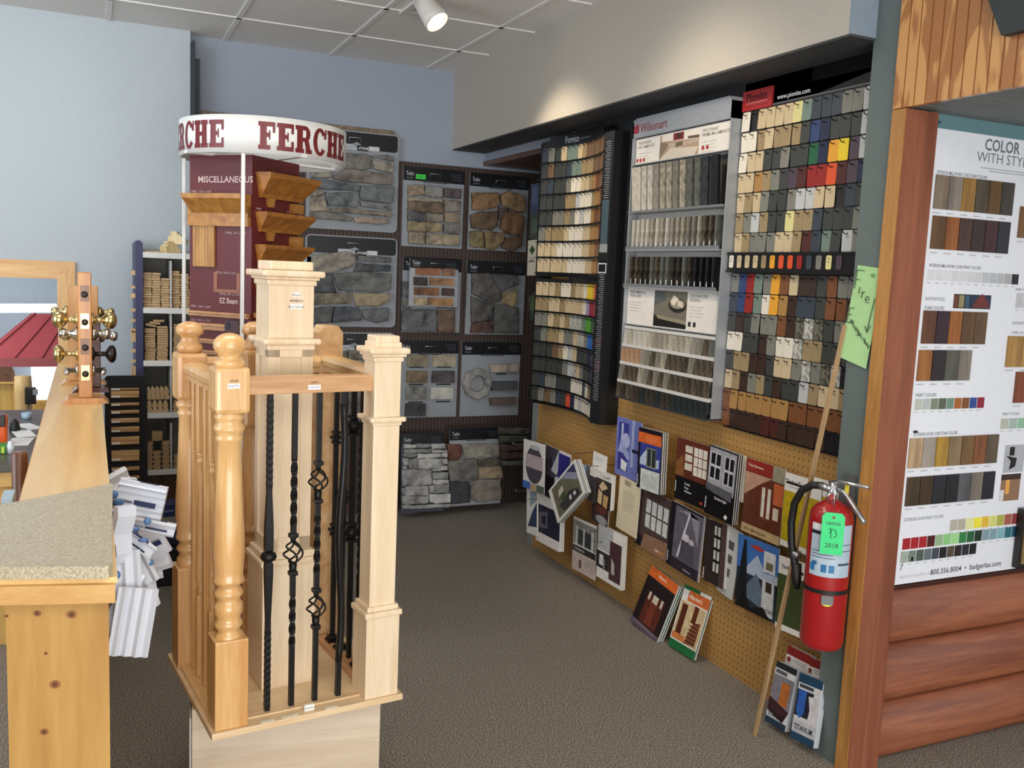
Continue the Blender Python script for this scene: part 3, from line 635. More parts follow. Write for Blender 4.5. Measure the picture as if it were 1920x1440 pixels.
def kitchen(b, x0, y0, x1, y1, z):
    def P(*p): return [(x0+(x1-x0)*u, y0+(y1-y0)*v, z+k*.0001) for u, v, k in p]
    for c, p in (('a9927c', P((0, 0, 0), (1, 0, 0), (1, 1, 0), (0, 1, 0))), ('e0d8cc', P((.05, .75, 1), (1, .62, 1), (1, 1, 1), (.05, 1, 1))), ('82705f', P((0, 0, 2), (.22, .55, 2), (.2, .66, 2), (0, .72, 2))), ('b3a28e', P((.25, .34, 2), (1, .52, 2), (1, .6, 2), (.22, .62, 2))), ('6c5b4e', P((.42, .42, 3), (.6, .46, 3), (.6, .62, 3), (.42, .6, 3))), ('c9bfb0', P((0, .0, 3), (.9, .0, 3), (1, .3, 3), (.3, .42, 3))), ('7c2a2a', P((.35, .72, 4), (.62, .70, 4), (.62, 1, 4), (.35, 1, 4))), ('3a2a28', P((.42, .78, 5), (.55, .77, 5), (.55, .95, 5), (.42, .95, 5))), ('5f4f43', P((.72, .68, 4), (1, .64, 4), (1, .76, 4), (.72, .78, 4)))): b.quad(p, mat(c, .4))
def counter_pic(b, x0, y0, x1, y1, z):
    def P(*p): return [(x0+(x1-x0)*u, y0+(y1-y0)*v, z+k*.0001) for u, v, k in p]
    def E(u, v, a, c_, k): return P(*[(u+a*math.cos(i*PI/9), v+c_*math.sin(i*PI/9), k) for i in range(18)])
    for c, p in (('6f6a5c', P((0, 0, 0), (1, 0, 0), (1, 1, 0), (0, 1, 0))), ('555c5a', P((0, .55, 1), (.35, .75, 1), (.35, 1, 1), (0, 1, 1))), ('171512', P((0, 0, 1), (.02, .22, 1), (1, -.0, 1), (1, .0, 1))), ('1d1b18', P((0, 0, 2), (1, 0, 2), (1, .12, 2), (.15, .22, 2), (0, .35, 2))), ('8c8572', P((.15, .22, 3), (1, .12, 3), (1, .22, 3), (.1, .32, 3))), ('2a2623', E(.72, .62, .27, .2, 4)), ('8d8878', E(.72, .66, .22, .13, 5)), ('d9cfbb', P((.5, .7, 6), (.62, .6, 6), (.75, .8, 6), (.6, .9, 6))), ('cfc3ac', P((.72, .62, 7), (.9, .56, 7), (.86, .72, 7), (.74, .76, 7)))): b.quad(p, mat(c, .4))
DR = mat('a02a2c', .4)
picture_board(2.100, 2.214, ['WILSONART', 'HD LAMINATE'], ['WILSONART', 'PREMIUM LAMINATE'], kitchen, -.155, .135, [(-.335, 2.118), (-.308, 2.118), (-.281, 2.118), (.165, 2.125), (.195, 2.125)], DR)
picture_board(1.372, 1.540, ['PERFORMANCE', 'FOR LIFE'], ['DECORATIVE', 'EDGING'], counter_pic, -.125, .125, [(.15, 1.40), (.185, 1.40)], INK)
SP = {'a': ('b9b4a8', 'a5a095', 'cream'), 'b': ('aaa596', '8b8578', 'marbled cream'), 'c': ('bab7ae', '99958b', 'white marbled'), 'e': ('8c867a', '77726a', 'beige'), 'f': ('a09a8a', '726d60', 'cream grained'), 'g': ('7d796e', '625e55', 'olive grey'),
      'h': ('5f615b', '474944', 'dark grey'), 'i': ('33373a', '202326', 'slate'), 'j': ('17191b', '0d0e0f', 'black'), 'k': ('5a5142', '2c2822', 'brown granite'), 'l': ('3d3730', '1a1816', 'dark granite'), 'm': ('a8866a', '83684f', 'pinkish tan'), 'n': ('4a3f36', '221f1d', 'dark brown'), 'o': ('27302f', '15191b', 'dark green grey')}
def slab(c, w, h, th, s, t, d, lean, name, lab, grp):
    key = ('slab', c, w, h)
    if key not in CM:
        b = MB(); a1, a2, _ = SP[c]; b.box((-w/2, 0, -th), (w/2, h, 0), speck(a1, a2, 26, .3, None, .42, .6)); CM[key] = b.mesh('countertop_sample')
    o = put(CM[key], name, None, WALLR @ T((-3.375+s, t, d)) @ Matrix.Rotation(lean, 4, 'X')); tag(o, lab, 'countertop sample', grp); return o
# large slats
cs = 'acceafegfhii j'.replace(' ', '')[:12]; MB().box((-hw, 1.878, .022), (hw, 1.888, .085), mat('6f7274', .3)).build('ledge', rk)
ss = [-.30, -.235, -.185, -.135, -.085, -.035, .015, .065, .118, .172, .226, .29]; ww = [.072]+[.034]*10+[.046]
MB().box((-hw, 1.889, .022), (hw, 2.092, .028), mat('4a4742', .5)).build('slat_gap_shade', rk)  # dark sheet puts the shade between the tall slats into colour
for k, (c, s_, w_) in enumerate(zip('acceffgfhhij', ss, ww)):
    slab(c, w_, .195, .012, s_, 1.889, .075+.0004*k, .06, 'countertop_sample', '%s tall countertop slat, %s from left on the top ledge of the pale rack' % (SP[c][2], ORD[k]), 'tall countertop slats')
b = MB(); b.box((-hw, 1.889, .084), (hw, 1.935, .087), mat('b9bab6', .1))
for (t0, cs, h, gname, lab) in ((1.712, 'aaccfafceffggfkkh', .135, 'thin slats on the upper white shelf', 'upper'), (1.545, 'nkllhkhhllhljjjj', .135, 'thin slats on the lower white shelf', 'lower')):
    MB().box((-hw, t0-.006, .022), (hw, t0, .088), mat('8b8d8f', .3)).build('ledge', rk)
    b = MB(); b.box((-hw, t0, .022), (hw, t0+.165, .026), mat('b5b3ae', .5)); b.build('shelf_back', rk)
    n = len(cs); pw = .66/n
    for k, c in enumerate(cs):
        s_ = -.33+pw*(k+.5); slab(c, .015, h, .050, s_, t0+.001, .078, .0, 'edge_sample', '%s thin countertop sample, %s from left on the %s white shelf' % (SP[c][2], ORD[k], lab), gname)
        MB().tube([(s_+.013, t0+.002, .083), (s_+.013, t0+.036, .083)], .0022, mat('b9c4cc', .12, .6), 6).build('clear_divider', rk)
    b = MB(); b.box((-hw, t0, .086), (hw, t0+.014, .088), mat('6f7377', .15)); b.build('ledge_lip', rk)
for r, (t1, cs) in enumerate(((1.363, 'cbccabeefbffbegkh'), (1.279, 'mmmmegkgfkkkngkkk'), (1.196, 'gkkkfgkgkgkkknknk'), (1.112, 'klknlollollooooooo'[:17]))):
    d = .062+.008*r; MB().box((-hw, t1-.015, .02), (hw, t1, d+.006), mat('c5c4bf', .45)).build('ledge', rk)
    for k, c in enumerate(cs):
        pw = .70/17; s_ = -.35+pw*(k+.5); slab(c, pw-.0015, .070, .006, s_, t1-.087, d+.014, -.13, 'laminate_sample', '%s small sample, %s from left in %s row below the basket picture' % (SP[c][2], ORD[k], ORD[r]), 'square countertop samples under the lower picture')
b = MB(); b.box((-hw, 1.022, .02), (hw, 1.03, .10), mat('34373a', .4)); b.build('bottom_ledge', rk)

# ------------------------------------------------------------------ colour chart poster in the booth
PM = frame((0, 2.14, 0), (1, 0, 0), (0, 0, 1)); P0x, P0z = 2.372, .615
po = thing('colour_chart_poster', 'tall white colour chart poster with wood stain chips and paint squares', 'poster', PM)
b = MB(); b.box((P0x, P0z, 0), (3.3, 2.128, .004), mat('dfe3ea', .35, 0, .02)); b.build('poster_sheet', po)
b = MB(); b.box((P0x, 2.085, .004), (3.3, 2.1285, .0052), mat('5f8288', .4)); b.prism([(P0x+.018, 2.10), (P0x+.04, 2.098), (P0x+.043, 2.106), (P0x+.03, 2.105), (P0x+.02, 2.108)], .0052, .0056, mat('1f3a4a', .5)); b.build('top_band', po, label='grey teal band')
GT = mat('6b7076', .6); b = MB(); z = .0045
def pp(x, y): return PX(PM, x, y, .004)
def ptxt(body, x, y, h, w=None, mt=GT, bold=.0, al='LEFT'):
    p = pp(x, y); b.text(body, h, p, mt, z, al, width=w, bold=bold)
ptxt('COLOR', 1846, 281, .036, .165, bold=.02); ptxt('WITH STYLE', 1831, 302, .031, .26, bold=-.004)
x_, y_ = pp(1838, 315); b.rect(x_, y_, x_+.30, y_+.003, z, mat('a3a8ae', .6)); b.rect(x_+.04, y_-.008, x_+.26, y_-.005, z, mat('a3a8ae', .6))
ptxt('INTERIOR MILLWORK CORE STAIN COLORS', 1757, 325, .010, .225, bold=.01); ptxt('INTERIOR MILLWORK CORE PAINT COLORS', 1742, 500, .010, .235, bold=.01)
ptxt('NORTHWOODS', 1735, 563, .011, .085); ptxt('STAIN COLORS', 1733, 580, .011, .088, bold=.01); ptxt('PAINT COLORS', 1717, 744, .011, .092, bold=.01)
ptxt('EXTERIOR DOOR CORE STAIN COLORS', 1713, 818, .011, .20, bold=.01); ptxt('EXTERIOR DOOR PAINT COLORS', 1695, 978, .011, .18)
ptxt('PAINT COLORS', 1904, 545, .009, .08); ptxt('SIGNATURE', 1898, 608, .010, .09); ptxt('STAIN COLORS', 1897, 626, .009, .08); ptxt('PAINT COLORS', 1879, 779, .010, .085)
ptxt('800.356.8004  •  badgerlax.com', 1744, 1078, .0185, .345, mat('45484d', .6), .01); ptxt('discover your perfect color', 1686, 1085, .012, .155, mat('b3b6ba', .6))
x_, y_ = pp(1687, 1070); b.quad([(x_, y_, z), (x_+.004, y_, z), (x_+.02, y_+.05, z), (x_+.016, y_+.05, z)], GT); b.quad([(x_+.016, y_+.05, z), (x_+.016, y_+.045, z), (x_+.05, y_+.036, z), (x_+.05, y_+.04, z)], GT)
for i in range(8): b.rect(x_+.045+.002*math.cos(i), y_+.028, x_+.055, y_+.042, z+.0001, INK) if i == 0 else None
x_, y_ = pp(1712, 812); b.rect(x_, y_, x_+.02, y_+.008, z, INK)
b.build('printed_text', po)
def chips(tl, tr, bl, cols, grain=1):
    a = pp(*tl); c_ = pp(*tr); e = pp(*bl); n = len(cols); pw = (c_[0]-a[0])/n; h = a[1]-e[1]
    for i, c in enumerate(cols):
        x0 = a[0]+pw*i; MB().box((x0+.001, a[1]-h, .004), (x0+pw*.955, a[1], .010), wood(c, '%02x%02x%02x' % tuple(int(int(c[j:j+2], 16)*.72) for j in (0, 2, 4)), 'y', .4)).build('stain_chip', po)
        b.rect(x0+.004, a[1]-h-.014, x0+pw*.6, a[1]-h-.010, z, mat('b3b6ba', .6))
b = MB()
chips((1754, 327), (1902, 344), (1750, 391), ['8b7a68', '94887c', 'a57c3c', '5f5441', '664c28', '4a443c']); chips((1748, 404), (1894, 417), (1742, 466), ['6b4c2c', '9a5c2a', '50382e', '40302a', '45252a', '2d2e33'])
chips((1731, 582), (1851, 586), (1725, 644), ['6a4226', '35202a', 'a8662e', '6f5030', '6a5134']); chips((1722, 656), (1822, 656), (1717, 714), ['a86d34', '2c2024', '5f6055', '978d80'])
chips((1705, 822), (1872, 817), (1701, 878), ['c9aa84', 'b3a89c', 'b08a34', '97805c', '7a5c34', '8a5430', '63553f']); chips((1700, 895), (1865, 886), (1695, 949), ['4f3f28', '46341e', '24262a', '201c22', '5d5e62', '7c7468', '1d2028'])
chips((1912, 387), (1934, 389), (1912, 446), ['8a6236']); chips((1889, 630), (1945, 633), (1887, 688), ['b48a48', 'b88f50']); chips((1904, 697), (1930, 699), (1902, 755), ['8c4622'])
def paints(tl, tr, h, cols, gap=0):
    a = pp(*tl); c_ = pp(*tr); n = len(cols); pw = (c_[0]-a[0])/n
    for i, c in enumerate(cols): MB().box((a[0]+pw*i, a[1]-h, .004), (a[0]+pw*(i+.93), a[1], .0046), mat(c, .5)).build('paint_square', po); b.rect(a[0]+pw*i, a[1]-h-.009, a[0]+pw*(i+.5), a[1]-h-.006, z, mat('b3b6ba', .6))
paints((1740, 505), (1912, 509), .034, ['d0d4d9', 'cfd3d8', 'd2d4d8', 'c9ccd0', 'cdd0d4', 'c8cbcf', 'c5c8cc', 'b8bcc0', 'b0b4b9', 'adb1b5', 'a5a8a8', '26282d']); paints((1716, 748), (1847, 745), .036, ['b3bab0', 'b0b8b6', '7a8472', '555f4c', '6c8a7c', 'a0602a', '7a4c28', '2f4a8a', '8a1f38'])
paints((1782, 975), (1912, 964), .038, ['b0aca0', 'aca79a', 'dcdca0', 'e6dc40', 'd9b23a', 'cfd07a', 'a8a848', 'a05a48', '8c3a3a']); paints((1693, 1010), (1912, 985), .038, ['9a1c22', '9c1e24', 'a02228', '4a1418', '8fae88', '86c07c', '9ad08c', '2f7a40', '1f5c34', '16301c', '7c96a0', '7a9aa4', '7cacb4', '2f6a74', '1f4a68'])
paints((1689, 1035), (1832, 1019), .038, ['9aa69a', '6f7f74', '4c5850', '5f6a70', '3f4650', '17181c', '4f4638', '221c1e', '26282e', '14151a']); paints((1877, 785), (1940, 786), .036, ['b0b4a8', 'a0b0aa', '8ab49a', '88b098']); paints((1906, 549), (1935, 551), .05, ['b9bcc0', 'b4b8bc'])
x0, y1 = pp(1789, 551); x1, y0 = pp(1856, 580); b.rect(x0, y0, x1, y1, z, mat('1d1e24', .4)); q = (x1-x0)
for f0, f1, c in ((.0, .12, '6a3a28'), (.14, .28, '8d8262'), (.31, .42, '39546a'), (.45, 1, '26304a')): b.rect(x0+q*f0, y0+.003, x0+q*f1, y1-.003, z+.0002, mat(c, .4))
b.quad([(x0+q*.5, y0+.004, z+.0004), (x0+q*.98, y0+.004, z+.0004), (x0+q*.9, y0+.03, z+.0004), (x0+q*.75, y0+.05, z+.0004), (x0+q*.6, y0+.03, z+.0004)], mat('6a3028', .4))
x0, y1 = pp(1885, 835); x1, y0 = pp(1917, 884); b.rect(x0, y0, x1, y1, z, mat('a9adb3', .4)); b.quad([(x0+.01, y0+.06, z+.0003), (x0+.065, y0+.05, z+.0003), (x0+.06, y0+.02, z+.0003), (x0+.03, y0+.01, z+.0003), (x0+.035, y0+.04, z+.0003)], INK); b.rect(x0+.025, y0+.06, x0+.05, y0+.09, z+.0003, INK)
x0, y1 = pp(1878, 890); x1, y0 = pp(1909, 937); b.rect(x0, y0, x1, y1, z, mat('8a6a50', .4)); b.rect(x0+.025, y0+.025, x0+.045, y0+.075, z+.0003, mat('e0a050', .4)); b.rect(x0, y0, x0+.02, y0+.04, z+.0003, mat('cfd0d2', .4)); b.rect(x0+.0, y1-.02, x1, y1, z+.0003, mat('3a241c', .4))
b.build('printed_swatches', po)
b = MB(); x0, y1 = pp(1907, 952); x1, y0 = pp(1925, 1058); b.box((x0, y0, .01), (x0+.3, y1, .03), mat('1e1a18', .4)); b.box((x0+.012, y0+.015, .03), (x0+.29, y1-.012, .033), wood('a38a5c', '6f5836', 'y')); o = b.build('framed_sample', None); o.matrix_world = PM; tag(o, 'dark framed wood sample at the lower right edge of the poster', 'sample')

# ------------------------------------------------------------------ brochures on the pegboard
def brochure(quad, d, lab, art, th=.004, base='e5e3de', edge='c9c6be', lean=0, yawn=0, name='brochure', floor=False, n=1, cat='brochure', grp='brochures hung on the pegboard wall', M=None):
    M = M or WALLR; P = [Vector(PX(M, x, y, d+th)) for x, y in quad]; tl, tr, br, bl = P; c = sum(P, Vector((0, 0)))/4
    w = ((tr-tl).length+(br-bl).length)/2; h = ((tl-bl).length+(tr-br).length)/2; ux = ((tr-tl)+(br-bl)); rot = math.atan2(ux.y, ux.x); up_ = ((tl-bl)+(tr-br)); r2 = math.atan2(-up_.x, up_.y); rot = (rot+r2)/2
    w *= 1.05; h *= 1.03
    t = thing(name, lab, cat, M @ T((c.x, c.y, d)) @ RZ(rot) @ Matrix.Rotation(lean, 4, 'X') @ Matrix.Rotation(yawn, 4, 'Y'), grp)
    b = MB()
    k = max(1, int(th/.0035)); rn = random.Random(lab)
    if th > .006:
        for i in range(k):
            e = rn.uniform(-.002, .002); b.box((-w/2+.001, -h/2+.001+e, th*i/k), (w/2-.001+e, h/2-.002, th*(i+.8)/k), mat(edge if i % 3 else base, .6))
    else: b.box((-w/2+.001, -h/2+.001, 0), (w/2-.001, h/2-.001, th-.0008), mat(edge, .6))
    b.build('pages', t)
    b = MB(); b.box((-w/2, -h/2, th-.0008), (w/2, h/2, th), mat(base, .32)); b.build('cover', t)
    b = MB(); z = th
    for i, a in enumerate(art):
        z = th+.0002*(i+1)
        if a[0] == 'r': _, c_, x0, y0, x1, y1 = a; b.rect((x0-.5)*w, (y0-.5)*h, (x1-.5)*w, (y1-.5)*h, z, mat(c_, .32, 0, .26, 42))
        elif a[0] == 'p': b.quad([((x-.5)*w, (y-.5)*h, z) for x, y in a[2]], mat(a[1], .32, 0, .26, 42))
        elif a[0] == 'e': _, c_, x, y, rx, ry = a; b.quad([((x-.5+rx*math.cos(i_*PI/12))*w, (y-.5+ry*math.sin(i_*PI/12))*h, z) for i_ in range(24)], mat(c_, .32, 0, .26, 42))
        elif a[0] == 't': b.text(a[2], a[5], ((a[3]-.5)*w, (a[4]-.5)*h), mat(a[1], .5), z, 'LEFT', rot=a[6] if len(a) > 6 else 0, bold=.02, width=a[7] if len(a) > 7 else None)
        elif a[0] == 'l':
            for j in range(a[5]): b.rect((a[2]-.5)*w, (a[3]-.5)*h-j*.008, (a[4]-.5)*w-.006*(j % 3), (a[3]-.5)*h-j*.008+.002, z, mat(a[1], .5))
    if b.v: b.build('printed_cover_art', t)
    return t
def win(x0, y0, x1, y1, fr, gl, nx=2, ny=3, g=.02):
    a = [('r', fr, x0, y0, x1, y1)]; W_, H_ = (x1-x0), (y1-y0)
    for i in range(nx):
        for j in range(ny): a.append(('r', gl, x0+W_*i/nx+g*.7, y0+H_*j/ny+g*.5, x0+W_*(i+1)/nx-g*.3, y0+H_*(j+1)/ny-g*.3))
    return a
AND = lambda y, c='dfe0e2': ('t', c, 'Andersen', .06, y, .010, PI/2, .048)
brochure([(983, 825), (1022, 834), (1018, 925), (981, 912)], .15, 'white brochure with a striped oval photo, leftmost on the pegboard', [('e', '4a4450', .52, .52, .40, .38), ('r', 'b8aab0', .14, .45, .92, .72), ('e', 'b9c0c4', .55, .88, .25, .05), ('r', '3f6fc0', 0, 0, .36, .15), ('r', 'b8a080', .36, 0, .66, .13), ('r', '5a6a60', .66, 0, 1, .15)])
brochure([(1018, 832), (1072, 856), (1060, 945), (1016, 928)], .11, 'navy and grey house brochure behind the white oval one', [('r', '16161c', 0, 0, 1, .42), ('r', '41414e', 0, .42, .6, 1), ('p', 'b9bcc4', [(.35, .55), (.6, 1), (.8, .9), (.55, .5)]), ('r', '2c2c80', .6, .4, 1, .95), ('r', '22222c', .12, .55, .2, .72), ('r', '22222c', .28, .6, .36, .8), ('p', 'c9ccd4', [(.5, .3), (.62, .3), (.62, .5), (.5, .45)])], th=.008)
brochure([(1031, 921), (1075, 862), (1097, 926), (1045, 977)], .14, 'thick catalogue with a house photo, hung tilted on its corner', [('p', '6b6a58', [(.1, .06), (.94, .06), (.94, .94), (.1, .94)]), ('p', '3e4060', [(.5, .94), (.94, .94), (.94, .5)]), ('p', '8f93a8', [(.45, .94), (.66, .94), (.94, .66), (.94, .46)]), ('p', '3a3a3c', [(.2, .35), (.6, .45), (.85, .3), (.9, .1), (.3, .1)]), ('p', 'c9c4b4', [(.25, .55), (.45, .6), (.45, .75), (.3, .72)]), ('p', '445036', [(.35, .3), (.5, .35), (.45, .55), (.3, .5)]), ('r', 'd6d8da', .55, .2, .62, .32), ('r', 'd6d8da', .7, .2, .77, .3)], th=.035, edge='8f9090', cat='catalogue', name='catalogue')
brochure([(988, 918), (1010, 922), (1006, 1004), (988, 997)], .12, 'pale brochure with a blue swirl under the oval one', [('p', '2c3c60', [(.1, .15), (.9, .2), (.9, .75), (.5, .5)]), ('p', '93a4b0', [(.3, .6), (.9, .8), (.9, 1), (.3, .95)])])
brochure([(1009, 926), (1050, 941), (1047, 1030), (1003, 1013)], .085, 'thick white booklet with navy band and roof photo', [('r', '1d1f38', 0, .2, 1, .78), ('p', '5d5c6c', [(.1, .3), (.5, .35), (.5, .7), (.1, .6)]), ('p', '1a1c26', [(.25, .4), (.42, .4), (.42, .6), (.25, .55)])], th=.03)
brochure([(1078, 868), (1108, 876), (1103, 935), (1085, 925)], .05, 'light blue leaflet behind the tilted catalogue', [('r', '8fb0cc', 0, .3, .7, 1), ('r', '6d7880', .7, 0, 1, 1)])
brochure([(1113, 847), (1138, 856), (1134, 900), (1111, 886)], .10, 'small pale leaflet on the uppermost hook beside the catalogue', [('l', '9aa4a6', .1, .8, .8, 3), ('r', '6c7674', 0, 0, 1, .12)])
brochure([(1108, 880), (1150, 890), (1140, 952), (1104, 940)], .09, 'dark brochure with a sunlit arched window, pages fanned open', [('r', 'd5d3ca', 0, .78, 1, 1), ('r', '2c221e', .3, 0, 1, .78), ('p', 'cfb48c', [(.45, .55), (.62, .74), (.85, .6), (.6, .45)]), ('p', 'cfb48c', [(.42, .08), (.60, .05), (.62, .4), (.44, .48)]), ('p', 'b99868', [(.66, .04), (.85, .0), (.9, .36), (.68, .38)]), ('r', '3c3a40', 0, 0, .3, .75)], th=.02)
brochure([(1113, 936), (1142, 948), (1138, 990), (1108, 976)], .07, 'dark brochure with a red flower photo below the arched window one', [('r', '3a2a2c', 0, 0, 1, 1), ('e', '70382e', .55, .7, .35, .2), ('e', '9a9a9c', .6, .25, .35, .18)])
brochure([(1078, 972), (1118, 986), (1114, 1085), (1072, 1064)], .06, 'trim brochure with white porch columns, lowest on the board at left', [('r', '8b8a86', 0, .5, 1, .95), ('r', '2f3a3c', .1, .52, .9, .8), ('r', 'c9c9c6', .12, .5, .22, .85), ('r', 'c9c9c6', .45, .5, .52, .85), ('r', 'c9c9c6', .8, .5, .9, .85), ('r', '2a2c2e', 0, .36, 1, .48), ('t', 'e0e0e0', 'The Only Trim', .12, .40, .011), ('r', 'c8b8b0', 0, 0, 1, .36), ('r', '7a5a50', .3, .08, .42, .24), ('l', '7a7674', .5, .3, .92, 6)])
brochure([(1124, 986), (1170, 1006), (1162, 1103), (1118, 1080)], .06, 'thick pale booklet with dark panel and house photo', [('r', 'b3b6b8', 0, .55, .6, 1), ('r', '2d2c2e', 0, .2, .55, .52), ('r', 'dcdcdc', .1, .26, .26, .46), ('r', '4a2f34', .5, .08, .95, .8), ('p', 'b9b4b0', [(.6, .2), (.72, .2), (.7, .4), (.58, .5)]), ('t', 'dcdcdc', 'ENERGY', .32, .22, .009, PI/2)], th=.022)
brochure([(1160, 782), (1204, 795), (1197, 901), (1152, 887)], .07, 'blue toned brochure with a person crouching at a window, top row', [('r', '6a74b4', 0, 0, 1, 1), ('r', '3a3c8c', .1, .1, .5, .92), ('r', 'b9c0dc', .2, .55, .28, .9), ('r', '99a2c8', .62, .2, .72, 1), ('e', 'a9b0d4', .4, .62, .16, .13), ('p', '9aa4d0', [(.1, .4), (.2, .65), (.35, .58), (.6, .35), (.5, .3), (.3, .4)]), ('p', 'dfe4f2', [(.25, .3), (.5, .25), (.45, .1), (.25, .12)]), ('r', '22233c', .66, .46, 1, .52)])
brochure([(1198, 802), (1242, 813), (1236, 928), (1196, 910)], .07, 'brochure with orange band and window over blue sky, thick stack', [('r', '1b1722', 0, 0, 1, 1), ('r', 'd0622c', 0, .76, .96, .93), ('l', 'e0946a', .3, .87, .85, 3), ('r', '34408c', .1, .35, .96, .76), ('p', 'b3bfd4', [(.1, .5), (.35, .66), (.6, .5), (.9, .55), (.9, .4), (.1, .4)]), *win(.38, .38, .78, .70, '8b8a74', '2c343c', 2, 1, .05), ('r', 'c9d0cc', .16, .0, .96, .34), ('l', '8d9490', .24, .24, .9, 7), AND(.05)], th=.03, edge='5d564e')
brochure([(1161, 893), (1206, 912), (1187, 1004), (1158, 988)], .07, 'cream letter sheet curling below the blue brochure', [('l', '9a937f', .2, .75, .8, 12), ('r', 'a39a80', .25, .86, .55, .96)], base='d8ccae')
brochure([(1205, 919), (1262, 937), (1247, 1042), (1185, 1019)], .055, 'brown brochure with a bright sunroom window photo', [('r', '4a3a38', 0, 0, 1, 1), *win(.25, .35, .95, .85, '5f5450', 'c9cccb', 4, 2, .04), ('p', '8a6a54', [(.2, 0), (1, 0), (1, .3), (.3, .25)]), ('r', '17141a', 0, 0, .22, .18), ('r', 'b07a50', .62, .06, .9, .12), ('t', 'f0e0d0', 'NEW', .66, .07, .008), AND(.03)])
brochure([(1272, 822), (1333, 838), (1323, 956), (1266, 931)], .065, 'black brochure with brown framed double hung windows photo', [('r', '101013', 0, 0, 1, 1), ('r', '5a2c20', 0, .38, 1, 1), ('p', '7f5230', [(0, .6), (.2, .75), (.25, .4), (0, .4)]), *win(.24, .5, .5, .92, '6f3826', 'c9c4b8', 1, 3, .04), *win(.52, .46, .94, .92, '6f3826', 'd5d1c6', 3, 3, .02), ('t', 'd5d6d8', 'Double', .32, .28, .009), ('t', 'd5d6d8', 'Hung', .32, .22, .009), ('t', 'd5d6d8', 'Windows', .32, .16, .009), ('r', 'c04030', .8, .06, .88, .1), AND(.12)], th=.006)
brochure([(1334, 838), (1384, 853), (1372, 984), (1320, 957)], .065, 'black brochure with white framed black windows photo', [('r', '0e0e11', 0, 0, 1, 1), ('r', '9a9ba0', .02, .38, .95, .98), *win(.06, .52, .44, .92, 'b9bac0', '14151a', 2, 2, .05), *win(.56, .5, .9, .92, 'b9bac0', '14151a', 2, 2, .05), ('p', '55565c', [(0, .36), (.9, .3), (.9, .44), (0, .46)]), ('t', 'd5d6d8', 'Divided Light', .34, .26, .010), ('p', 'e5e5e8', [(.7, .06), (.78, .03), (.84, .08), (.76, .11)]), AND(.08)], th=.025, edge='222226')
brochure([(1382, 852), (1402, 857), (1390, 940), (1377, 935)], .05, 'cream sheet sticking out behind the white framed window brochure', [('r', 'b5ad94', .3, .6, .8, .8)], base='d8d2c0')
brochure([(1262, 946), (1323, 967), (1302, 1085), (1248, 1055)], .05, 'grey brochure with two people in a glasshouse photo, middle of bottom row', [('r', '14141a', 0, 0, 1, 1), ('r', '5f5a66', .16, .16, 1, .97), ('p', '8a8794', [(.2, .9), (.6, .96), (.9, .5), (.9, .9)]), ('p', 'c9c9d0', [(.3, .2), (.36, .2), (.62, .92), (.57, .92)]), ('e', 'c4bfc8', .55, .55, .1, .06), ('e', 'b3aab4', .72, .52, .08, .05), ('p', '4b4654', [(.42, .5), (.8, .48), (.85, .2), (.4, .2)]), ('r', '2a2430', .16, .02, 1, .17), ('t', 'b3aab4', 'Reference', .55, .05, .009), AND(.06)], th=.012, edge='8d8a94')
brochure([(1326, 972), (1366, 990), (1352, 1098), (1318, 1088)], .045, 'dark brochure with tall narrow window photo beside the glasshouse one', [('r', '2c2424', 0, 0, 1, 1), *win(.4, .18, .75, .95, '1a1616', 'b9bab4', 2, 4, .06), ('r', '4d3c3c', .78, 0, 1, 1), AND(.03)], th=.012)
brochure([(1370, 992), (1392, 999), (1372, 1124), (1338, 1098)], .04, 'pale grey leaflet with a column of small photos', [('r', '4b4c50', .2, .68, .62, .8), ('r', '4b4c50', .2, .48, .62, .6), ('r', '4b4c50', .2, .28, .62, .4)], base='b9bcb9')
brochure([(1402, 859), (1474, 884), (1457, 1017), (1392, 995)], .05, 'brochure with a red brown foyer and front door photo', [('r', '5d3020', 0, 0, 1, 1), ('r', '8a2c22', 0, .83, .7, 1), ('t', 'e0c8bc', 'Your Entrance', .06, .9, .010), ('r', '8f8a74', .7, .8, 1, 1), ('p', 'b38a74', [(0, .5), (0, .82), (.7, .82), (.4, .7)]), *win(.42, .25, .72, .7, '6a3828', 'cfcabc', 2, 1, .07), ('r', 'b9603c', .76, .5, 1, .78), ('r', 'c9bca8', .78, .3, .92, .46), ('r', 'b39c74', 0, 0, 1, .12), ('t', '5a4020', 'FIRST IMPRESSIONS', .08, .035, .010)], th=.006)
brochure([(1470, 888), (1542, 905), (1527, 1044), (1458, 1018)], .05, 'mustard yellow deck brochure with a white heading', [('r', 'b8a01e', 0, .08, 1, .76), ('r', '1d1d20', .12, .855, .58, .885), ('t', '1d1d20', 'TimberTech', .1, .86, .015), ('p', '26262a', [(.55, .9), (.7, .84), (.72, .88)]), ('l', '8d8a84', .2, .82, .7, 1)])
brochure([(1528, 898), (1572, 908), (1556, 1046), (1514, 1032)], .045, 'yellow deck brochure half hidden behind the fire extinguisher', [('r', 'b59a24', 0, .06, 1, .78), ('t', '8d8a84', 'Timber', .1, .86, .012)])
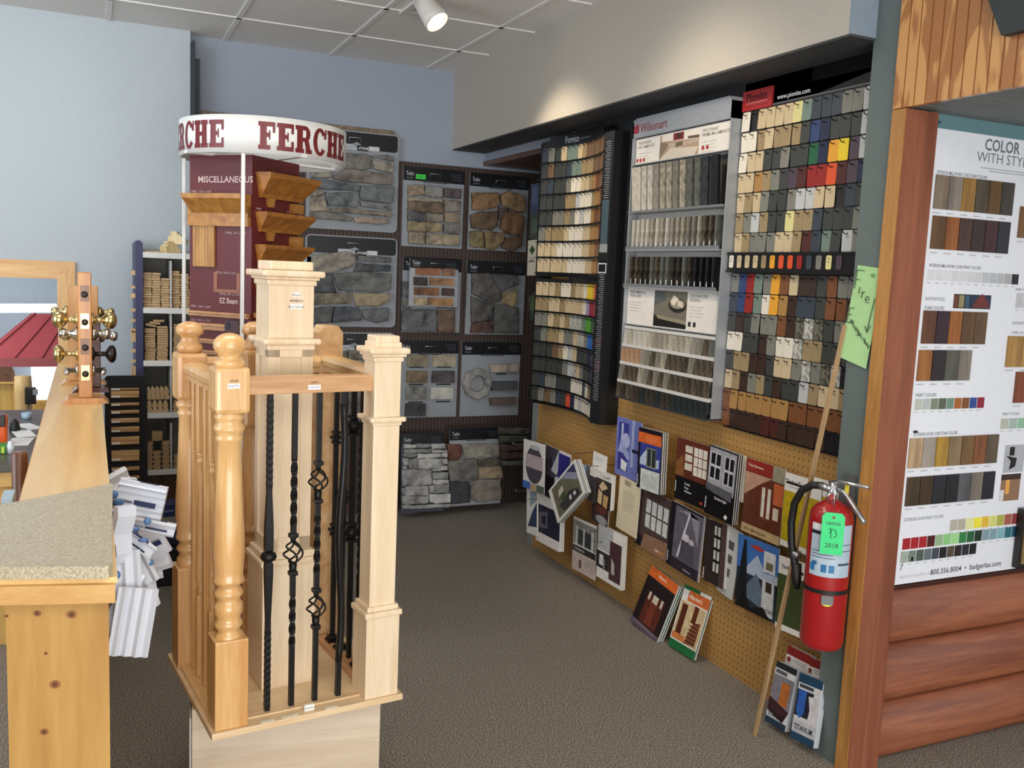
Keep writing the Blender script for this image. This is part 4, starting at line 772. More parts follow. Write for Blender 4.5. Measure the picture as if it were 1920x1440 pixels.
brochure([(1387, 1003), (1462, 1030), (1449, 1164), (1379, 1132)], .045, 'blue brochure with a snowy mountain and lake photo', [('r', '26303c', 0, 0, 1, 1), ('r', '3c6cb0', 0, .55, 1, 1), ('p', 'a9b8cc', [(.2, .55), (.5, .8), (.7, .6), (1, .62), (1, .5), (.2, .5)]), ('p', '5f7084', [(.1, .2), (.5, .55), (.7, .3), (.7, .1)]), ('p', '141a20', [(.0, .1), (.3, .1), (.22, .95), (.16, .95)]), ('p', 'b03a34', [(.3, .9), (.5, .93), (.7, .88), (.5, .86)]), ('r', 'c9ccd0', .66, .62, .94, .9), ('r', '6c6a50', .72, .66, .88, .76), ('r', 'c4c7ca', .66, .04, .94, .52), ('r', '3a2c20', .74, .36, .88, .5), ('t', '26282c', 'PACIFIC', .68, .09, .013), ('p', '0c0e10', [(0, 0), (.9, 0), (.7, .14), (.4, .05), (.2, .22)])])
brochure([(1458, 1042), (1526, 1064), (1512, 1196), (1455, 1178)], .045, 'dark green deck brochure with a white heading', [('r', '3f4c28', 0, .08, 1, .76), ('t', '1d1d20', 'TimberTech', .14, .84, .015), ('p', '26262a', [(.6, .9), (.75, .82), (.78, .86)])])
# booklets leaning on the floor
ML2 = frame((2.285, 0, 0), (0, -1, 0), (.30, 0, 1))
def fl(q, lab, art, th, base='e5e3de', edge='2f5a48'): return brochure(q, 0, lab, art, th=th, base=base, edge=edge, name='booklet', cat='booklet', grp='booklets and packs leaning at the foot of the pegboard', M=ML2)
fl([(1222, 1066), (1278, 1099), (1226, 1197), (1182, 1166)], 'stack of booklets with orange heading and brown door photo, on the carpet', [('r', 'd3662c', 0, .84, 1, 1), ('t', 'f0dcc8', "Marion's", .35, .90, .013), ('r', '241a1c', 0, .1, 1, .84), ('r', '5a2c20', .22, .12, .82, .62), ('r', '74382a', .40, .14, .62, .6), ('r', 'c9c4b4', .42, .5, .6, .62), ('r', 'c9c4b4', .26, .5, .33, .63), ('r', 'c9c4b4', .7, .5, .77, .63), ('r', '5c4f5c', 0, 0, 1, .1), ('l', 'b3a9b4', .1, .07, .9, 1)], .03)
fl([(1284, 1095), (1331, 1122), (1300, 1240), (1257, 1206)], 'green booklet with orange heading and staircase photo, on the carpet', [('r', '1f6a3c', 0, 0, 1, .13), ('r', '1f6a3c', 0, .94, .6, 1), ('r', 'd06a34', .22, .78, 1, .95), ('t', 'f4e6d4', "Marion's", .28, .83, .018), ('r', 'c9b48c', .05, .15, .98, .76), ('r', '56281a', .12, .25, .32, .72), ('r', '5f2e1c', .56, .5, .72, .76), ('p', '7a4a34', [(.5, .15), (.9, .18), (.9, .55), (.65, .5)]), ('p', 'd8c49c', [(.35, .55), (.55, .45), (.5, .4), (.36, .42)]), ('r', 'c97a44', .04, .16, .5, .25)] + [('r', '3e2016', .55, .2+.06*i, .88, .215+.06*i) for i in range(6)], .012)
# decking sample packs in the corner
def pack(q, off, lab, top, art, base='c9ccd0'):
    M = frame((2.262-off, 0, 0), (0, -1, 0), (.22, 0, 1)); t = brochure(q, 0, lab, art, th=.022, base=base, edge='b9c0c8', name='sample_pack', cat='sample pack', grp='sample packs leaning in the corner', M=M); return t
AR1 = [('r', 'c4c6ca', 0, .8, 1, .9), ('r', '55585e', .06, .82, .6, .88)]
pack([(1480, 1210), (1518, 1232), (1500, 1330), (1458, 1306)], .0, 'red topped sample pack at the back left of the corner stack', '', [('r', '7c2420', 0, .84, 1, 1), ('r', 'c9c4c2', 0, .66, 1, .84), ('e', '7c3a38', .14, .76, .09, .05), ('l', '77726f', .3, .79, .9, 2)])
pack([(1520, 1232), (1546, 1246), (1540, 1345), (1503, 1330)], .0, 'red topped sample pack at the back right of the corner stack', '', [('r', '7c2420', 0, .84, 1, 1), ('r', 'c9c4c2', 0, .66, 1, .84), ('e', '7c3a38', .14, .76, .1, .05), ('l', '77726f', .35, .79, .9, 2)])
pack([(1458, 1236), (1488, 1260), (1476, 1373), (1436, 1350)], .045, 'dark topped sample pack with an orange photo, front left of the corner stack', '', [('r', '23282a', 0, .84, 1, 1), *AR1, ('r', '77747c', 0, .3, 1, .8), ('r', 'a8622c', .45, .35, .85, .72), ('p', '3a2024', [(0, .2), (.8, .1), (1, .3), (0, .42)]), ('t', '101114', 'TITANIUM', .06, .12, .020, 0, .078), ('r', '1f3448', 0, 0, 1, .1)])
pack([(1498, 1260), (1541, 1280), (1526, 1405), (1488, 1380)], .05, 'blue topped sample pack with a blue ribbon panel, front right of the corner stack', '', [('r', '1d3f58', 0, .86, 1, 1), ('r', 'c4c6ca', 0, .76, 1, .86), ('r', '3c3f46', .06, .79, .66, .84), ('r', '1c2030', 0, .36, .7, .76), ('r', '2c5aa8', .06, .42, .4, .76), ('p', '2c5aa8', [(.06, .42), (.4, .42), (.23, .33)]), ('p', 'c4c2c4', [(.5, .7), (.9, .72), (1, .2), (.55, .2), (.62, .5)]), ('r', 'b3b6bc', .0, .12, 1, .3), ('t', '101114', 'TITANIUM', .08, .16, .018, 0, .085), ('r', '1f3f5c', 0, 0, 1, .11)])
for x, y, d, what in ((985, 832, .13, 'the striped oval brochure'), (1100, 849, .06, 'the small pale leaflet'), (1130, 873, .08, 'the arched window brochure'), (1160, 896, .06, 'the cream letter sheet'), (1128, 995, .05, 'the thick pale booklet, upper of two'), (1137, 1015, .06, 'the thick pale booklet, lower of two'), (990, 920, .09, 'the blue swirl brochure'), (1012, 935, .11, 'the navy band booklet')):
    s_, t_ = PX(WALLR, x, y, d); b = MB(); b.tube([(0, 0, .005-d), (0, .002, -.01), (0, -.001, .0), (0, .0, .07), (0, .012, .085)], .0022, mat('8d8f90', .3, .9), 6)
    o = b.build('peg_hook', None); o.matrix_world = WALLR @ T((s_, t_, d)); tag(o, 'bent metal peg hook holding '+what, 'hook', 'metal peg hooks holding brochures')

# small cards hanging at the far end of the pegboard
def card(q, d, lab, art, base): return brochure(q, d, lab, art, th=.003, base=base, name='sample_card', cat='card', grp='cards hanging at the far end of the pegboard')
card([(991, 454), (1006, 448), (1004, 517), (988, 514)], .05, 'white card with a green diamond beside the curved rack', [('p', '2c4a1c', [(.2, .72), (.5, .86), (.85, .72), (.5, .58)]), ('l', '77766c', .2, .5, .85, 4), ('r', '5c5b54', .2, .38, .8, .42)], 'c4c1b4')
card([(991, 568), (1003, 540), (1003, 602), (997, 590)], .05, 'dark green diamond shaped card beside the lower curved rack', [('p', '3f5a3a', [(.1, .5), (.9, .95), (.9, .05)])], '2c3a2c')
card([(996, 345), (1012, 345), (1011, 400), (994, 400)], .03, 'bluish plastic sleeve hanging left of the curved rack', [('r', '4a5a7c', .2, .3, .8, .9)], '33405c')
card([(994, 402), (1011, 402), (1010, 448), (992, 446)], .03, 'dull green plastic sleeve hanging under the bluish one', [('r', '4c5c54', .2, .2, .8, .8)], '38443f')

# ------------------------------------------------------------------ fire extinguisher, note and stick on the grey partition
ex = thing('fire_extinguisher', 'red fire extinguisher with a green tag hung on the grey partition', 'fire extinguisher', T((2.17, 2.2, 0)))
RD = mat('9c1418', .28, 0, .04, 20, 0, 0, .5); CH = mat('c4c6c8', .2, .9); RB = mat('141414', .5)
b = MB(); b.lathe([(.415, .0), (.416, .058), (.425, .066), (.44, .069), (.84, .069), (.868, .064), (.885, .05), (.897, .03), (.905, .022), (.905, .0)], (0, 0, 0), RD, 40); b.build('cylinder', ex)
FV = Vector((-.62, -.785, 0))   # towards the room
fa = math.atan2(FV.y, FV.x)
def wrap(z0, z1, a0, a1, r, mt, n=16):
    b = MB(); vs = []
    for i in range(n+1): a = fa+a0+(a1-a0)*i/n; vs += [(r*math.cos(a), r*math.sin(a), z0), (r*math.cos(a), r*math.sin(a), z1)]
    return b.add(vs, [(2*i, 2*i+2, 2*i+3, 2*i+1) for i in range(n)], mt, True)
b = wrap(.665, .835, -1.0, 1.05, .0697, mat('a9bccb', .4)); lb = b.build('label', ex, label='pale blue instruction label')
b = MB(); p = wrap(.815, .833, -1.0, .4, .0701, mat('d9dadb', .4)); b = p
for z0, z1, a0, a1, c in ((.800, .811, -1, .3, '1c1e22'), (.745, .748, -.9, .2, '5c6873'), (.735, .738, -.9, .1, '5c6873'), (.725, .728, -.9, .2, '5c6873'), (.70, .712, -.85, -.6, '2c5c8c'), (.68, .705, -.4, -.15, '2c6ca0'), (.68, .705, -.05, .2, '2c6ca0'), (.68, .705, -.95, -.7, '2c6ca0'), (.705, .712, .35, 1.0, '3c4856'), (.75, .753, .35, 1.0, '5c6873'), (.77, .773, .35, 1.0, '5c6873')):
    q = wrap(z0, z1, a0, a1, .0702, mat(c, .4), 8); b.add(q.v, q.f, mat(c, .4))
b.build('printed_text', lb)
b = MB(); q = wrap(.608, .622, -PI, PI, .0708, RB, 40); b = q; b.build('strap', ex)
b = MB(); P = EYE; o_ = FV*.0715; b.box((-.018, -.004, .578), (.018, .006, .606), mat('6f7173', .4), M=T((o_.x, o_.y, 0)) @ RZ(fa+PI/2)); b.build('strap_buckle', ex)
b = MB(); b.prism([(.02*math.cos(i*PI/8), .02*math.sin(i*PI/8)*.8) for i in range(9, 16)], 0, .001, mat('d6dc3a', .4), M=T((o_.x, o_.y, .587)) @ RZ(fa+PI/2) @ Matrix.Rotation(PI/2, 4, 'X')); b.build('inspection_sticker', ex, label='small yellow sticker')
b = MB(); b.lathe([(.90, .018), (.91, .02), (.93, .02), (.94, .014), (.96, .014), (.96, 0)], (0, 0, 0), CH, 16); b.tube([(0, 0, .935), (-.02, .045, .94)], .012, CH, 10); b.build('valve', ex)
b = MB(); b.tube([(.0, .02, .955), (.0, -.02, .967), (.0, -.14, .975)], .0075, CH, 4); b.build('carry_handle', ex); b = MB(); b.tube([(0, .0, .948), (0, -.05, .935), (.0, -.13, .87), (0, -.135, .86)], .0085, CH, 4); b.build('squeeze_lever', ex)
b = MB(); b.lathe([(0, 0), (0, .017), (.012, .017), (.012, 0)], (0, 0, 0), CH, 16, M=T((-.02, -.012, .915)) @ Matrix.Rotation(fa, 4, 'Z') @ Matrix.Rotation(PI/2, 4, 'Y')); b.lathe([(.0125, .013), (.0128, .013), (.0129, 0)], (0, 0, 0), mat('8c2c2c', .4), 16, M=T((-.02, -.012, .915)) @ Matrix.Rotation(fa, 4, 'Z') @ Matrix.Rotation(PI/2, 4, 'Y')); b.build('pressure_gauge', ex)
hp = [(-.01, .04, .94), (-.02, .075, .935), (-.03, .11, .91), (-.035, .135, .86), (-.036, .142, .79), (-.034, .135, .72), (-.03, .118, .66), (-.028, .108, .62)]
b = MB(); b.tube(hp, .0125, RB, 12); b.build('hose', ex); b = MB(); b.tube([(-.028, .108, .66), (-.028, .104, .60), (-.027, .102, .575)], [.015, .015, .009], RB, 12); b.build('nozzle', ex); b = MB(); b.lathe([(-.008, .0158), (.012, .0158)], (-.03, .114, .688), mat('8d8f90', .3, .8), 14); b.build('hose_clip', ex)
b = MB(); b.box((.065, -.02, .5), (.073, .02, .98), mat('7b7d7f', .4, .6)); b.build('wall_bracket', ex)
tm = T((-.052, -.062, .812)) @ RZ(fa+PI/2) @ Matrix.Rotation(PI/2, 4, 'X')
b = MB(); b.prism([(-.034, -.067), (.034, -.067), (.034, .055), (.024, .067), (-.024, .067), (-.034, .055)], .0, .0015, mat('2fd07a', .5)); tgp = b.build('inspection_tag', ex, tm, label='bright green inspection tag')
b = MB(); b.text('2018', .014, (0, -.045), mat('1c4a34', .5), .0017, 'CENTER', bold=.01); b.text('CINTAS', .009, (0, .028), mat('1c3a34', .5), .0017, 'CENTER', bold=.02); b.prism([(.005*math.cos(i*PI/6), .052+.005*math.sin(i*PI/6)) for i in range(12)], .0015, .0018, mat('7a4a34', .5))
b.tube([(-.008, .0, .002), (-.002, .014, .002), (.008, .012, .002), (.012, -.006, .002), (.003, -.012, .002)], .0012, mat('1c4a34', .5), 4); b.tube([(-.012, .012, .002), (-.006, .018, .002), (-.004, -.016, .002)], .001, mat('1c4a34', .5), 4); b.build('lettering', tgp)
b = MB(); b.tube([(-.03, -.04, .885), (-.02, -.02, .94), (-.0, -.01, .965)], .0015, CH, 5); b.build('tag_wire', ex); b = MB(); b.box((.0, -.06, .93), (.003, -.045, .965), mat('d9c83a', .4)); b.build('pull_pin_tag', ex, label='small yellow tag by the handle')
# green paper note
NM = frame((2.243, 2.213, 1.50), (.0, -1, 0), (0, .0, 1)) @ RZ(-.10)
nt = thing('paper_note', 'light green handwritten paper note pinned high on the grey partition', 'note', NM)
b = MB(); vs = []; n = 12
for i in range(n+1):
    t_ = -.15+.30*i/n; 
    for j in range(5): s_ = -.058+.116*j/4+.006*(t_/.15); vs.append((s_, t_-(.018*j/4 if i == 0 else 0), .004+.012*(1-(t_+.15)/.3)**2*(1-j/4)))
b.add(vs, [(i*5+j, i*5+j+1, i*5+j+6, i*5+j+5) for i in range(n) for j in range(4)], mat('a0c88c', .7)); b.build('paper', nt)
b = MB()
def pen(pts, r=.0011, z=.018): b.tube([(p[0], p[1], .0055+.012*(1-(p[1]+.15)/.3)**2*(1-(p[0]+.058)/.116)+.001) for p in pts], r, mat('2c3a28', .7), 4)
def glyph(lines, x, y, k):
    for L_ in lines: pen([(x+a*k, y+c_*k) for a, c_ in L_])
glyph([[(0, 1), (0, -1)], [(0, 1), (1, 1)], [(0, 0), (.55, 0)]], -.048, .105, .030); glyph([[(0, .5), (0, -.5)]], -.026, .072, .022)
glyph([[(0, .5), (0, -.5)], [(0, .1), (.4, .5)]], -.012, .060, .022); glyph([[(0, 0), (.7, .1), (.6, .5), (.2, .6), (-.1, .1), (.2, -.4), (.8, -.35)]], .006, .046, .020)
glyph([[(0, 1), (-.1, -1)], [(0, 1), (.8, 1.05)], [(0, .1), (.5, .2)], [(-.1, -1), (.6, -.9)]], -.052, -.012, .024)
yy = -.030; xx = -.040
for L_ in ([[(0, .5), (.7, -.5)], [(.7, .5), (0, -.5)]], [[(.3, 1), (.3, -.5)], [(0, .3), (.6, .3)]], [[(.2, .5), (.2, -.5)]], [[(0, .5), (0, -.5)], [(0, .3), (.5, .4), (.5, -.5)]], [[(.5, .4), (0, .3), (.1, -.3), (.5, -.1)], [(.5, .5), (.5, -1.2), (0, -1.2)]], [[(0, .4), (.1, -.4), (.5, -.3)], [(.5, .5), (.5, -.5)]], [[(.2, .5), (.2, -.5)]], [[(.5, .4), (.1, .3), (.5, -.1), (.1, -.4)]], [[(.1, 1), (.1, -.5)], [(.1, .1), (.5, .2), (.5, -.5)]], [[(0, 0), (.6, .1), (.3, .5), (0, .1), (.3, -.4), (.6, -.3)]], [[(.1, .4), (.1, -.5)], [(.1, .2), (.5, .5)]]):
    glyph(L_, xx, yy, .011); xx += .0088; yy -= .0068
pen([(.042, .055), (.034, -.05)]); pen([(.022, -.035), (.034, -.055), (.044, -.03)]); b.build('handwriting', nt)
b = MB(); b.lathe([(0, .006), (.004, .005), (.005, 0)], (.02, .125, .005), mat('6f8f60', .4), 12); b.build('push_pin', nt)
# stick
a_, c_ = Vector((2.12, 2.425, .0)), Vector((2.232, 2.275, 1.46)); b = MB(); b.tube([a_, (a_+c_)/2, c_],   .0085, wood('b0926e', '957852', 'z', .6), 4, smooth=False); o = b.build('wooden_stick'); tag(o, 'long thin bare wooden stick leaning from the carpet up to the note', 'stick')

# ------------------------------------------------------------------ stair parts display
th0 = math.radians(6.7); DM = T((.282, 2.315, .375)) @ RZ(th0)
MAP = wood('ecdabd', 'dcc39f', 'z', .38, 0, 1); MAPX = wood('e6cda6', 'd4b48a', 'x', .4); KP = wood('e4bb80', 'cb965a', 'z', .28, 3.4, 1, '6a3418', .5); KPY = wood('e6c38c', 'cd9f66', 'y', .3, 2.4, 1, '6a3418', .4); ALD = wood('d8b084', 'b98a5c', 'x', .35, 3.2, 1, '4c2414'); IRON = mat('1a1a1b', .42, .5, .1, 90, .15)
dp = thing('stair_parts_display', 'wooden display stand of sample newel posts, rails, wood and black iron balusters', 'display stand', DM)
b = MB(); b.box((-.012, -.012, 0), (.515, .545, .018), MAPX, bev=.003); b.build('base_board', dp)
b = MB(); b.box((.0, .085, .018), (.04, .42, .03), KPY); b.build('base_cleat', dp); b = MB(); b.box((.42, .10, .018), (.47, .44, .036), wood('d9a878', 'bd8654', 'y', .4)); b.build('base_cleat', dp); b = MB(); b.box((.09, .03, .018), (.42, .09, .022), MAPX); b.build('base_cleat', dp)
Z0 = .018
def newel_square(x, y, hw, z0, z1, mt, b, ch=.008):
    b.box((x-hw, y-hw, z0), (x+hw, y+hw, z1), mt, bev=ch)
def newel(x, y, prof, blk, top, mt, name='newel_post', base=.235, half=.042, **k):
    b = MB(); newel_square(x, y, half, Z0, Z0+base, mt, b, .004)
    b.lathe([(base-.012, half*.99)]+prof, (x, y, Z0), mt, 32); newel_square(x, y, half, Z0+blk[0], Z0+blk[1], mt, b, .011)
    b.lathe(top, (x, y, Z0), mt, 32); return b.build(name, dp, **k)
TP = [(.245, .030), (.25, .026), (.262, .034), (.27, .036), (.275, .033), (.285, .030), (.30, .036), (.32, .036), (.325, .032), (.335, .029), (.345, .036), (.352, .037), (.358, .033), (.37, .028), (.378, .0385), (.386, .0395), (.394, .036), (.41, .037), (.45, .040), (.5, .0395), (.56, .036), (.66, .032), (.74, .030), (.745, .033), (.752, .034), (.76, .030), (.77, .037), (.776, .0385), (.784, .034), (.79, .030), (.80, .036), (.806, .037), (.812, .032), (.83, .036)]
BALL = [(.925, .036), (.932, .036), (.936, .038), (.942, .037), (.947, .032), (.951, .026), (.955, .027)]+[(.982+.031*math.sin(a), .040*math.cos(a)) for a in [(-.75+.0)+(PI/2+.75)*i/10 for i in range(11)]]
n1 = newel(.040, .040, TP, (.815, .93), BALL, KP)
MUSH = [(.925, .030), (.932, .034), (.940, .036), (.948, .032), (.955, .027), (.965, .024), (.972, .026), (.978, .036), (.985, .0385), (.995, .0375), (1.005, .030), (1.012, .016), (1.014, 0)]
newel(.035, .46, [(z*1.0, r) for z, r in TP], (.79, .925), MUSH, wood('dcb27c', 'c28f58', 'z', .3, 3, 1, '5c2c14', .4), base=.30)
newel(.225, .475, TP, (.70, .93), MUSH, wood('dcb27c', 'c28f58', 'z', .3, 3, 1, '5c2c14', .4))
def lab(par, x, y, z, top, low, wd=.03):
    b = MB(); M = T((x, y, z)) @ Matrix.Rotation(PI/2, 4, 'X'); b.box((-wd/2, -.006, 0), (wd/2, .0065, .0006), mat('f0efea', .6), M=M); b.text(low, .006, (0, -.002), mat('3c4a8c', .5), .0009, 'CENTER', M=M, width=wd*.85); b.text(top, .006, (0, .010), mat('5a4030', .5), .0006, 'CENTER', M=M); b.build('price_label', dp, label='small white label reading %s' % low)
lab(dp, .040, -.0025, Z0+.885, '43030', 'Knotty Pine')
def mould(b, x, y, h, z, out, t_, mt):
    "square moulding ring: stepped profile"
    for a, z0, z1 in ((out*.35, z, z+t_*.3), (out*.7, z+t_*.3, z+t_*.5), (out, z+t_*.5, z+t_)): b.box((x-h-a, y-h-a, z0), (x+h+a, y+h+a, z1), mt, bev=min(.004, a*.4+.001, (z1-z0)*.45))
# right hand box newel
b = MB(); x, y = .452, .045; b.box((x-.049, y-.049, Z0), (x+.049, y+.049, Z0+.235), MAP, bev=.002); b.box((x-.055, y-.055, Z0+.232), (x+.055, y+.055, Z0+.248), MAP, bev=.004); b.box((x-.046, y-.046, Z0+.248), (x+.046, y+.046, Z0+.262), MAP, bev=.003)
b.box((x-.038, y-.038, Z0+.26), (x+.038, y+.038, Z0+.99), MAP, bev=.002)
b.box((x-.042, y-.042, Z0+.765), (x+.042, y+.042, Z0+.775), MAP, bev=.002); b.box((x-.052, y-.052, Z0+.775), (x+.052, y+.052, Z0+.789), MAP, bev=.006)
b.box((x-.043, y-.043, Z0+.938), (x+.043, y+.043, Z0+.952), MAP, bev=.004); b.box((x-.049, y-.049, Z0+.952), (x+.049, y+.049, Z0+.96), MAP, bev=.003); b.box((x-.057, y-.057, Z0+.96), (x+.057, y+.057, Z0+.976), MAP, bev=.006)
b.box((x-.034, y-.034, Z0+.976), (x+.034, y+.034, Z0+1.008), MAP, bev=.004); b.build('box_newel_post', dp)
# central tall box newel
b = MB(); x, y = .243, .248; b.box((x-.076, y-.076, Z0), (x+.076, y+.076, Z0+.36), MAP, bev=.002); b.box((x-.082, y-.082, Z0+.355), (x+.082, y+.082, Z0+.372), MAP, bev=.005); b.box((x-.073, y-.073, Z0+.372), (x+.073, y+.073, Z0+.39), MAP, bev=.004)
b.box((x-.055, y-.055, Z0+.38), (x+.055, y+.055, Z0+.97), MAP)
for sx in (-1, 1):      # stiles and rails leaving recessed panels
    for sy in (-1, 1): b.box((x+sx*.062, y+sy*.062, Z0+.38), (x+sx*.030, y+sy*.030, Z0+.97), MAP, bev=.001)
for z0, z1 in ((.38, .43), (.935, .97)): b.box((x-.062, y-.062, Z0+z0), (x+.062, y+.062, Z0+z1), MAP, bev=.001)
b.box((x-.066, y-.066, Z0+.955), (x+.066, y+.066, Z0+.97), MAP, bev=.003); b.box((x-.080, y-.080, Z0+.97), (x+.080, y+.080, Z0+.987), MAP, bev=.007)
b.box((x-.062, y-.062, Z0+.985), (x+.062, y+.062, Z0+1.16), MAP, bev=.002); b.box((x-.068, y-.068, Z0+1.13), (x+.068, y+.068, Z0+1.145), MAP, bev=.004); b.box((x-.074, y-.074, Z0+1.145), (x+.074, y+.074, Z0+1.153), MAP, bev=.003); b.box((x-.086, y-.086, Z0+1.153), (x+.086, y+.086, Z0+1.170), MAP, bev=.006); b.box((x-.060, y-.060, Z0+1.17), (x+.060, y+.060, Z0+1.195), MAP, bev=.005); b.build('box_newel_post', dp, label='tall central maple box newel with recessed panels')
b = MB(); M = T((x+.012, y-.0635, Z0+1.085)) @ Matrix.Rotation(PI/2, 4, 'X')
for dy, tx, bg in ((.02, 'Maple', 1), (.004, '4090BOX', 0), (-.012, 'Box Newel', 1)):
    if bg: b.box((-.018 if dy < 0 else -.010, dy-.006, 0), (.018 if dy < 0 else .010, dy+.007, .0006), mat('f0efea', .6), M=M)
    b.text(tx, .0065, (0, dy-.003), mat('5a5060', .5), .001, 'CENTER', M=M)
b.build('price_label', dp, label='white labels reading Maple and Box Newel')
# back right post and the one behind the central newel
b = MB(); b.prism([(-.038, Z0), (.038, Z0), (.038, 1.0), (.022, 1.022), (-.022, 1.022), (-.038, 1.0)], -.038, .038, wood('e0bd8e', 'c3925c', 'y', .4), M=T((.455, .49, 0)) @ Matrix.Rotation(PI/2, 4, 'X')); b.build('newel_post', dp, label='plain square newel post with an eased top')
# rails
b = MB(); prof = [(-.018, 0), (.018, 0), (.020, .012), (.028, .02), (.031, .034), (.026, .046), (.012, .05), (-.012, .05), (-.026, .046), (-.031, .034), (-.028, .02), (-.020, .012)]
b.prism(prof, .075, .425, wood('d9b78a', 'bf935c', 'z', .28, 0, 1), M=Matrix(((1, 0, 0, .037), (0, 0, 1, 0), (0, 1, 0, Z0+.852), (0, 0, 0, 1)))); b.build('handrail', dp, label='moulded handrail between the two turned newels')
b = MB(); b.box((.078, .024, Z0+.858), (.415, .066, Z0+.902), ALD, bev=.003); b.build('handrail', dp, label='plain knotty alder rail across the front'); lab(dp, .253, .0235, Z0+.873, '6770', 'Knotty Alder', .034)
b = MB(); b.prism(prof, .085, .455, KPY, M=Matrix(((1, 0, 0, .452), (0, 0, 1, 0), (0, 1, 0, Z0+.865), (0, 0, 0, 1)))); b.build('handrail', dp, label='yellow pine handrail on the right side')
b = MB(); b.prism(prof, .075, .42, KPY, M=Matrix(((0, 0, 1, 0), (1, 0, 0, .475), (0, 1, 0, Z0+.86), (0, 0, 0, 1)))); b.build('handrail', dp, label='handrail along the back')
# wooden balusters on the left
for k, v in enumerate((.115, .185, .255, .325, .39)):
    b = MB(); x = .037
    if k % 2 == 0: b.box((x-.011, v-.011, Z0+.012), (x+.011, v+.011, Z0+.855), KP, bev=.002)
    else:
        b.box((x-.013, v-.013, Z0+.012), (x+.013, v+.013, Z0+.25), KP, bev=.002); b.box((x-.013, v-.013, Z0+.66), (x+.013, v+.013, Z0+.855), KP, bev=.002)
        b.lathe([(.25, .012), (.256, .007), (.262, .011), (.268, .007), (.29, .013), (.32, .0125), (.45, .010), (.60, .0085), (.625, .008), (.63, .011), (.637, .012), (.643, .008), (.65, .011), (.66, .012)], (x, v, Z0), KP, 16)
    b.build('wooden_baluster', dp)
# iron balusters
def bal(x, y, feats, r=.0075, path=None, lb=None):
    """feats: list of (kind, z0, z1) in local height; the rest is square bar"""
    o_par = None; b = MB(); zs = []; z = Z0; zt = Z0+.862; feats = sorted(feats, key=lambda f: f[1])
    cur = z
    def bar(z0, z1, tw=0, ham=0):
        n = max(2, int((z1-z0)/.009)) if (tw or ham) else 2; pth = []; rs = []
        for i in range(n+1): zz = z0+(z1-z0)*i/n; pth.append((x, y, zz)); rs.append(r*1.25*(1+(ham*.14 if i % 2 else 0)))
        b.tube(pth, rs, IRON, 4, smooth=False, twist=tw)
    for f in feats:
        k, a0, a1 = f
        if a0 > cur: bar(cur, a0)
        if k == 'twist': bar(a0, a1, tw=.42)
        elif k == 'ham': bar(a0, a1, ham=1)
        elif k == 'knuckle':
            for zz, w_ in ((a0, .012), ((a0+a1)/2, .016), (a1, .012)): b.box((x-w_, y-w_, zz-.005), (x+w_, y+w_, zz+.005), IRON, bev=.003)
            bar(a0, a1)
        elif k == 'ball':
            b.lathe([(a0+(a1-a0)*i/10, .004+.019*math.sin(PI*i/10)) for i in range(11)], (x, y, 0), IRON, 16)
            for zz in (a0, a1): b.box((x-.014, y-.014, zz-.005), (x+.014, y+.014, zz+.005), IRON, bev=.002)
        elif k == 'collar': b.box((x-.0125, y-.0125, a0), (x+.0125, y+.0125, a1), IRON, bev=.003); 
        elif k == 'basket':
            b.box((x-.0115, y-.0115, a0), (x+.0115, y+.0115, a0+.012), IRON, bev=.003); b.box((x-.0115, y-.0115, a1-.012), (x+.0115, y+.0115, a1), IRON, bev=.003)
            b.tube([(x, y, a0), (x, y, a0+.03), (x, y, a0+.037)], [r*1.1, r*1.5, r*.6], IRON, 6); b.tube([(x, y, a1-.027), (x, y, a1-.02), (x, y, a1)], [r*.5, r, r*1.1], IRON, 6)
            for q in range(4):
                pth = []
                for i in range(15):
                    u = i/14; ang = q*PI/2+u*PI*1.0; rr = .003+.0225*math.sin(PI*u)**.8; pth.append((x+rr*math.cos(ang), y+rr*math.sin(ang), a0+.032+(a1-a0-.055)*u))
                b.tube(pth, .0028, IRON, 6)
        elif k == 'swell':
            m_ = (a0+a1)/2; b.tube([(x, y, a0), (x, y, a0+(m_-a0)*.72), (x, y, m_-.018), (x, y, m_-.008)], [r*1.2, r*1.9, r*1.9, r*.9], IRON, 4, smooth=False)
            b.lathe([(m_-.014, .008), (m_-.009, .018), (m_, .0215), (m_+.009, .018), (m_+.014, .008)], (x, y, 0), IRON, 16)
            b.tube([(x, y, m_+.008), (x, y, m_+.018), (x, y, a1-(a1-m_)*.55), (x, y, a1)], [r*.9, r*1.9, r*1.9, r*1.2], IRON, 4, smooth=False)
        elif k == 'shoe': b.box((x-.018, y-.018, a0), (x+.018, y+.018, a0+.008), IRON); b.box((x-.014, y-.014, a0+.008), (x+.014, y+.014, a1), IRON, bev=.003); bar(a0, a1)
        elif k == 'wave':
            b.tube([(x+.007*math.sin(i*PI*3/24), y+.004*math.sin(i*PI*3/24), a0+(a1-a0)*i/24) for i in range(25)], r*1.3, IRON, 8)
        cur = a1
    if cur < zt: bar(cur, zt)
    b.build('iron_baluster', dp, label=lb)
bal(.146, .050, [('ham', .03, .24), ('swell', .27, .62), ('ham', .63, .86)], lb='hammered iron baluster with a swelling and knuckle')
bal(.212, .051, [('twist', .19, .33), ('basket', .385, .50), ('twist', .52, .70)], lb='iron baluster with one basket between twists')
bal(.278, .052, [('basket', .225, .34), ('twist', .38, .54), ('basket', .575, .69)], lb='iron baluster with two baskets')
bal(.345, .052, [('wave', .12, .84)], r=.0078, lb='wavy iron baluster')
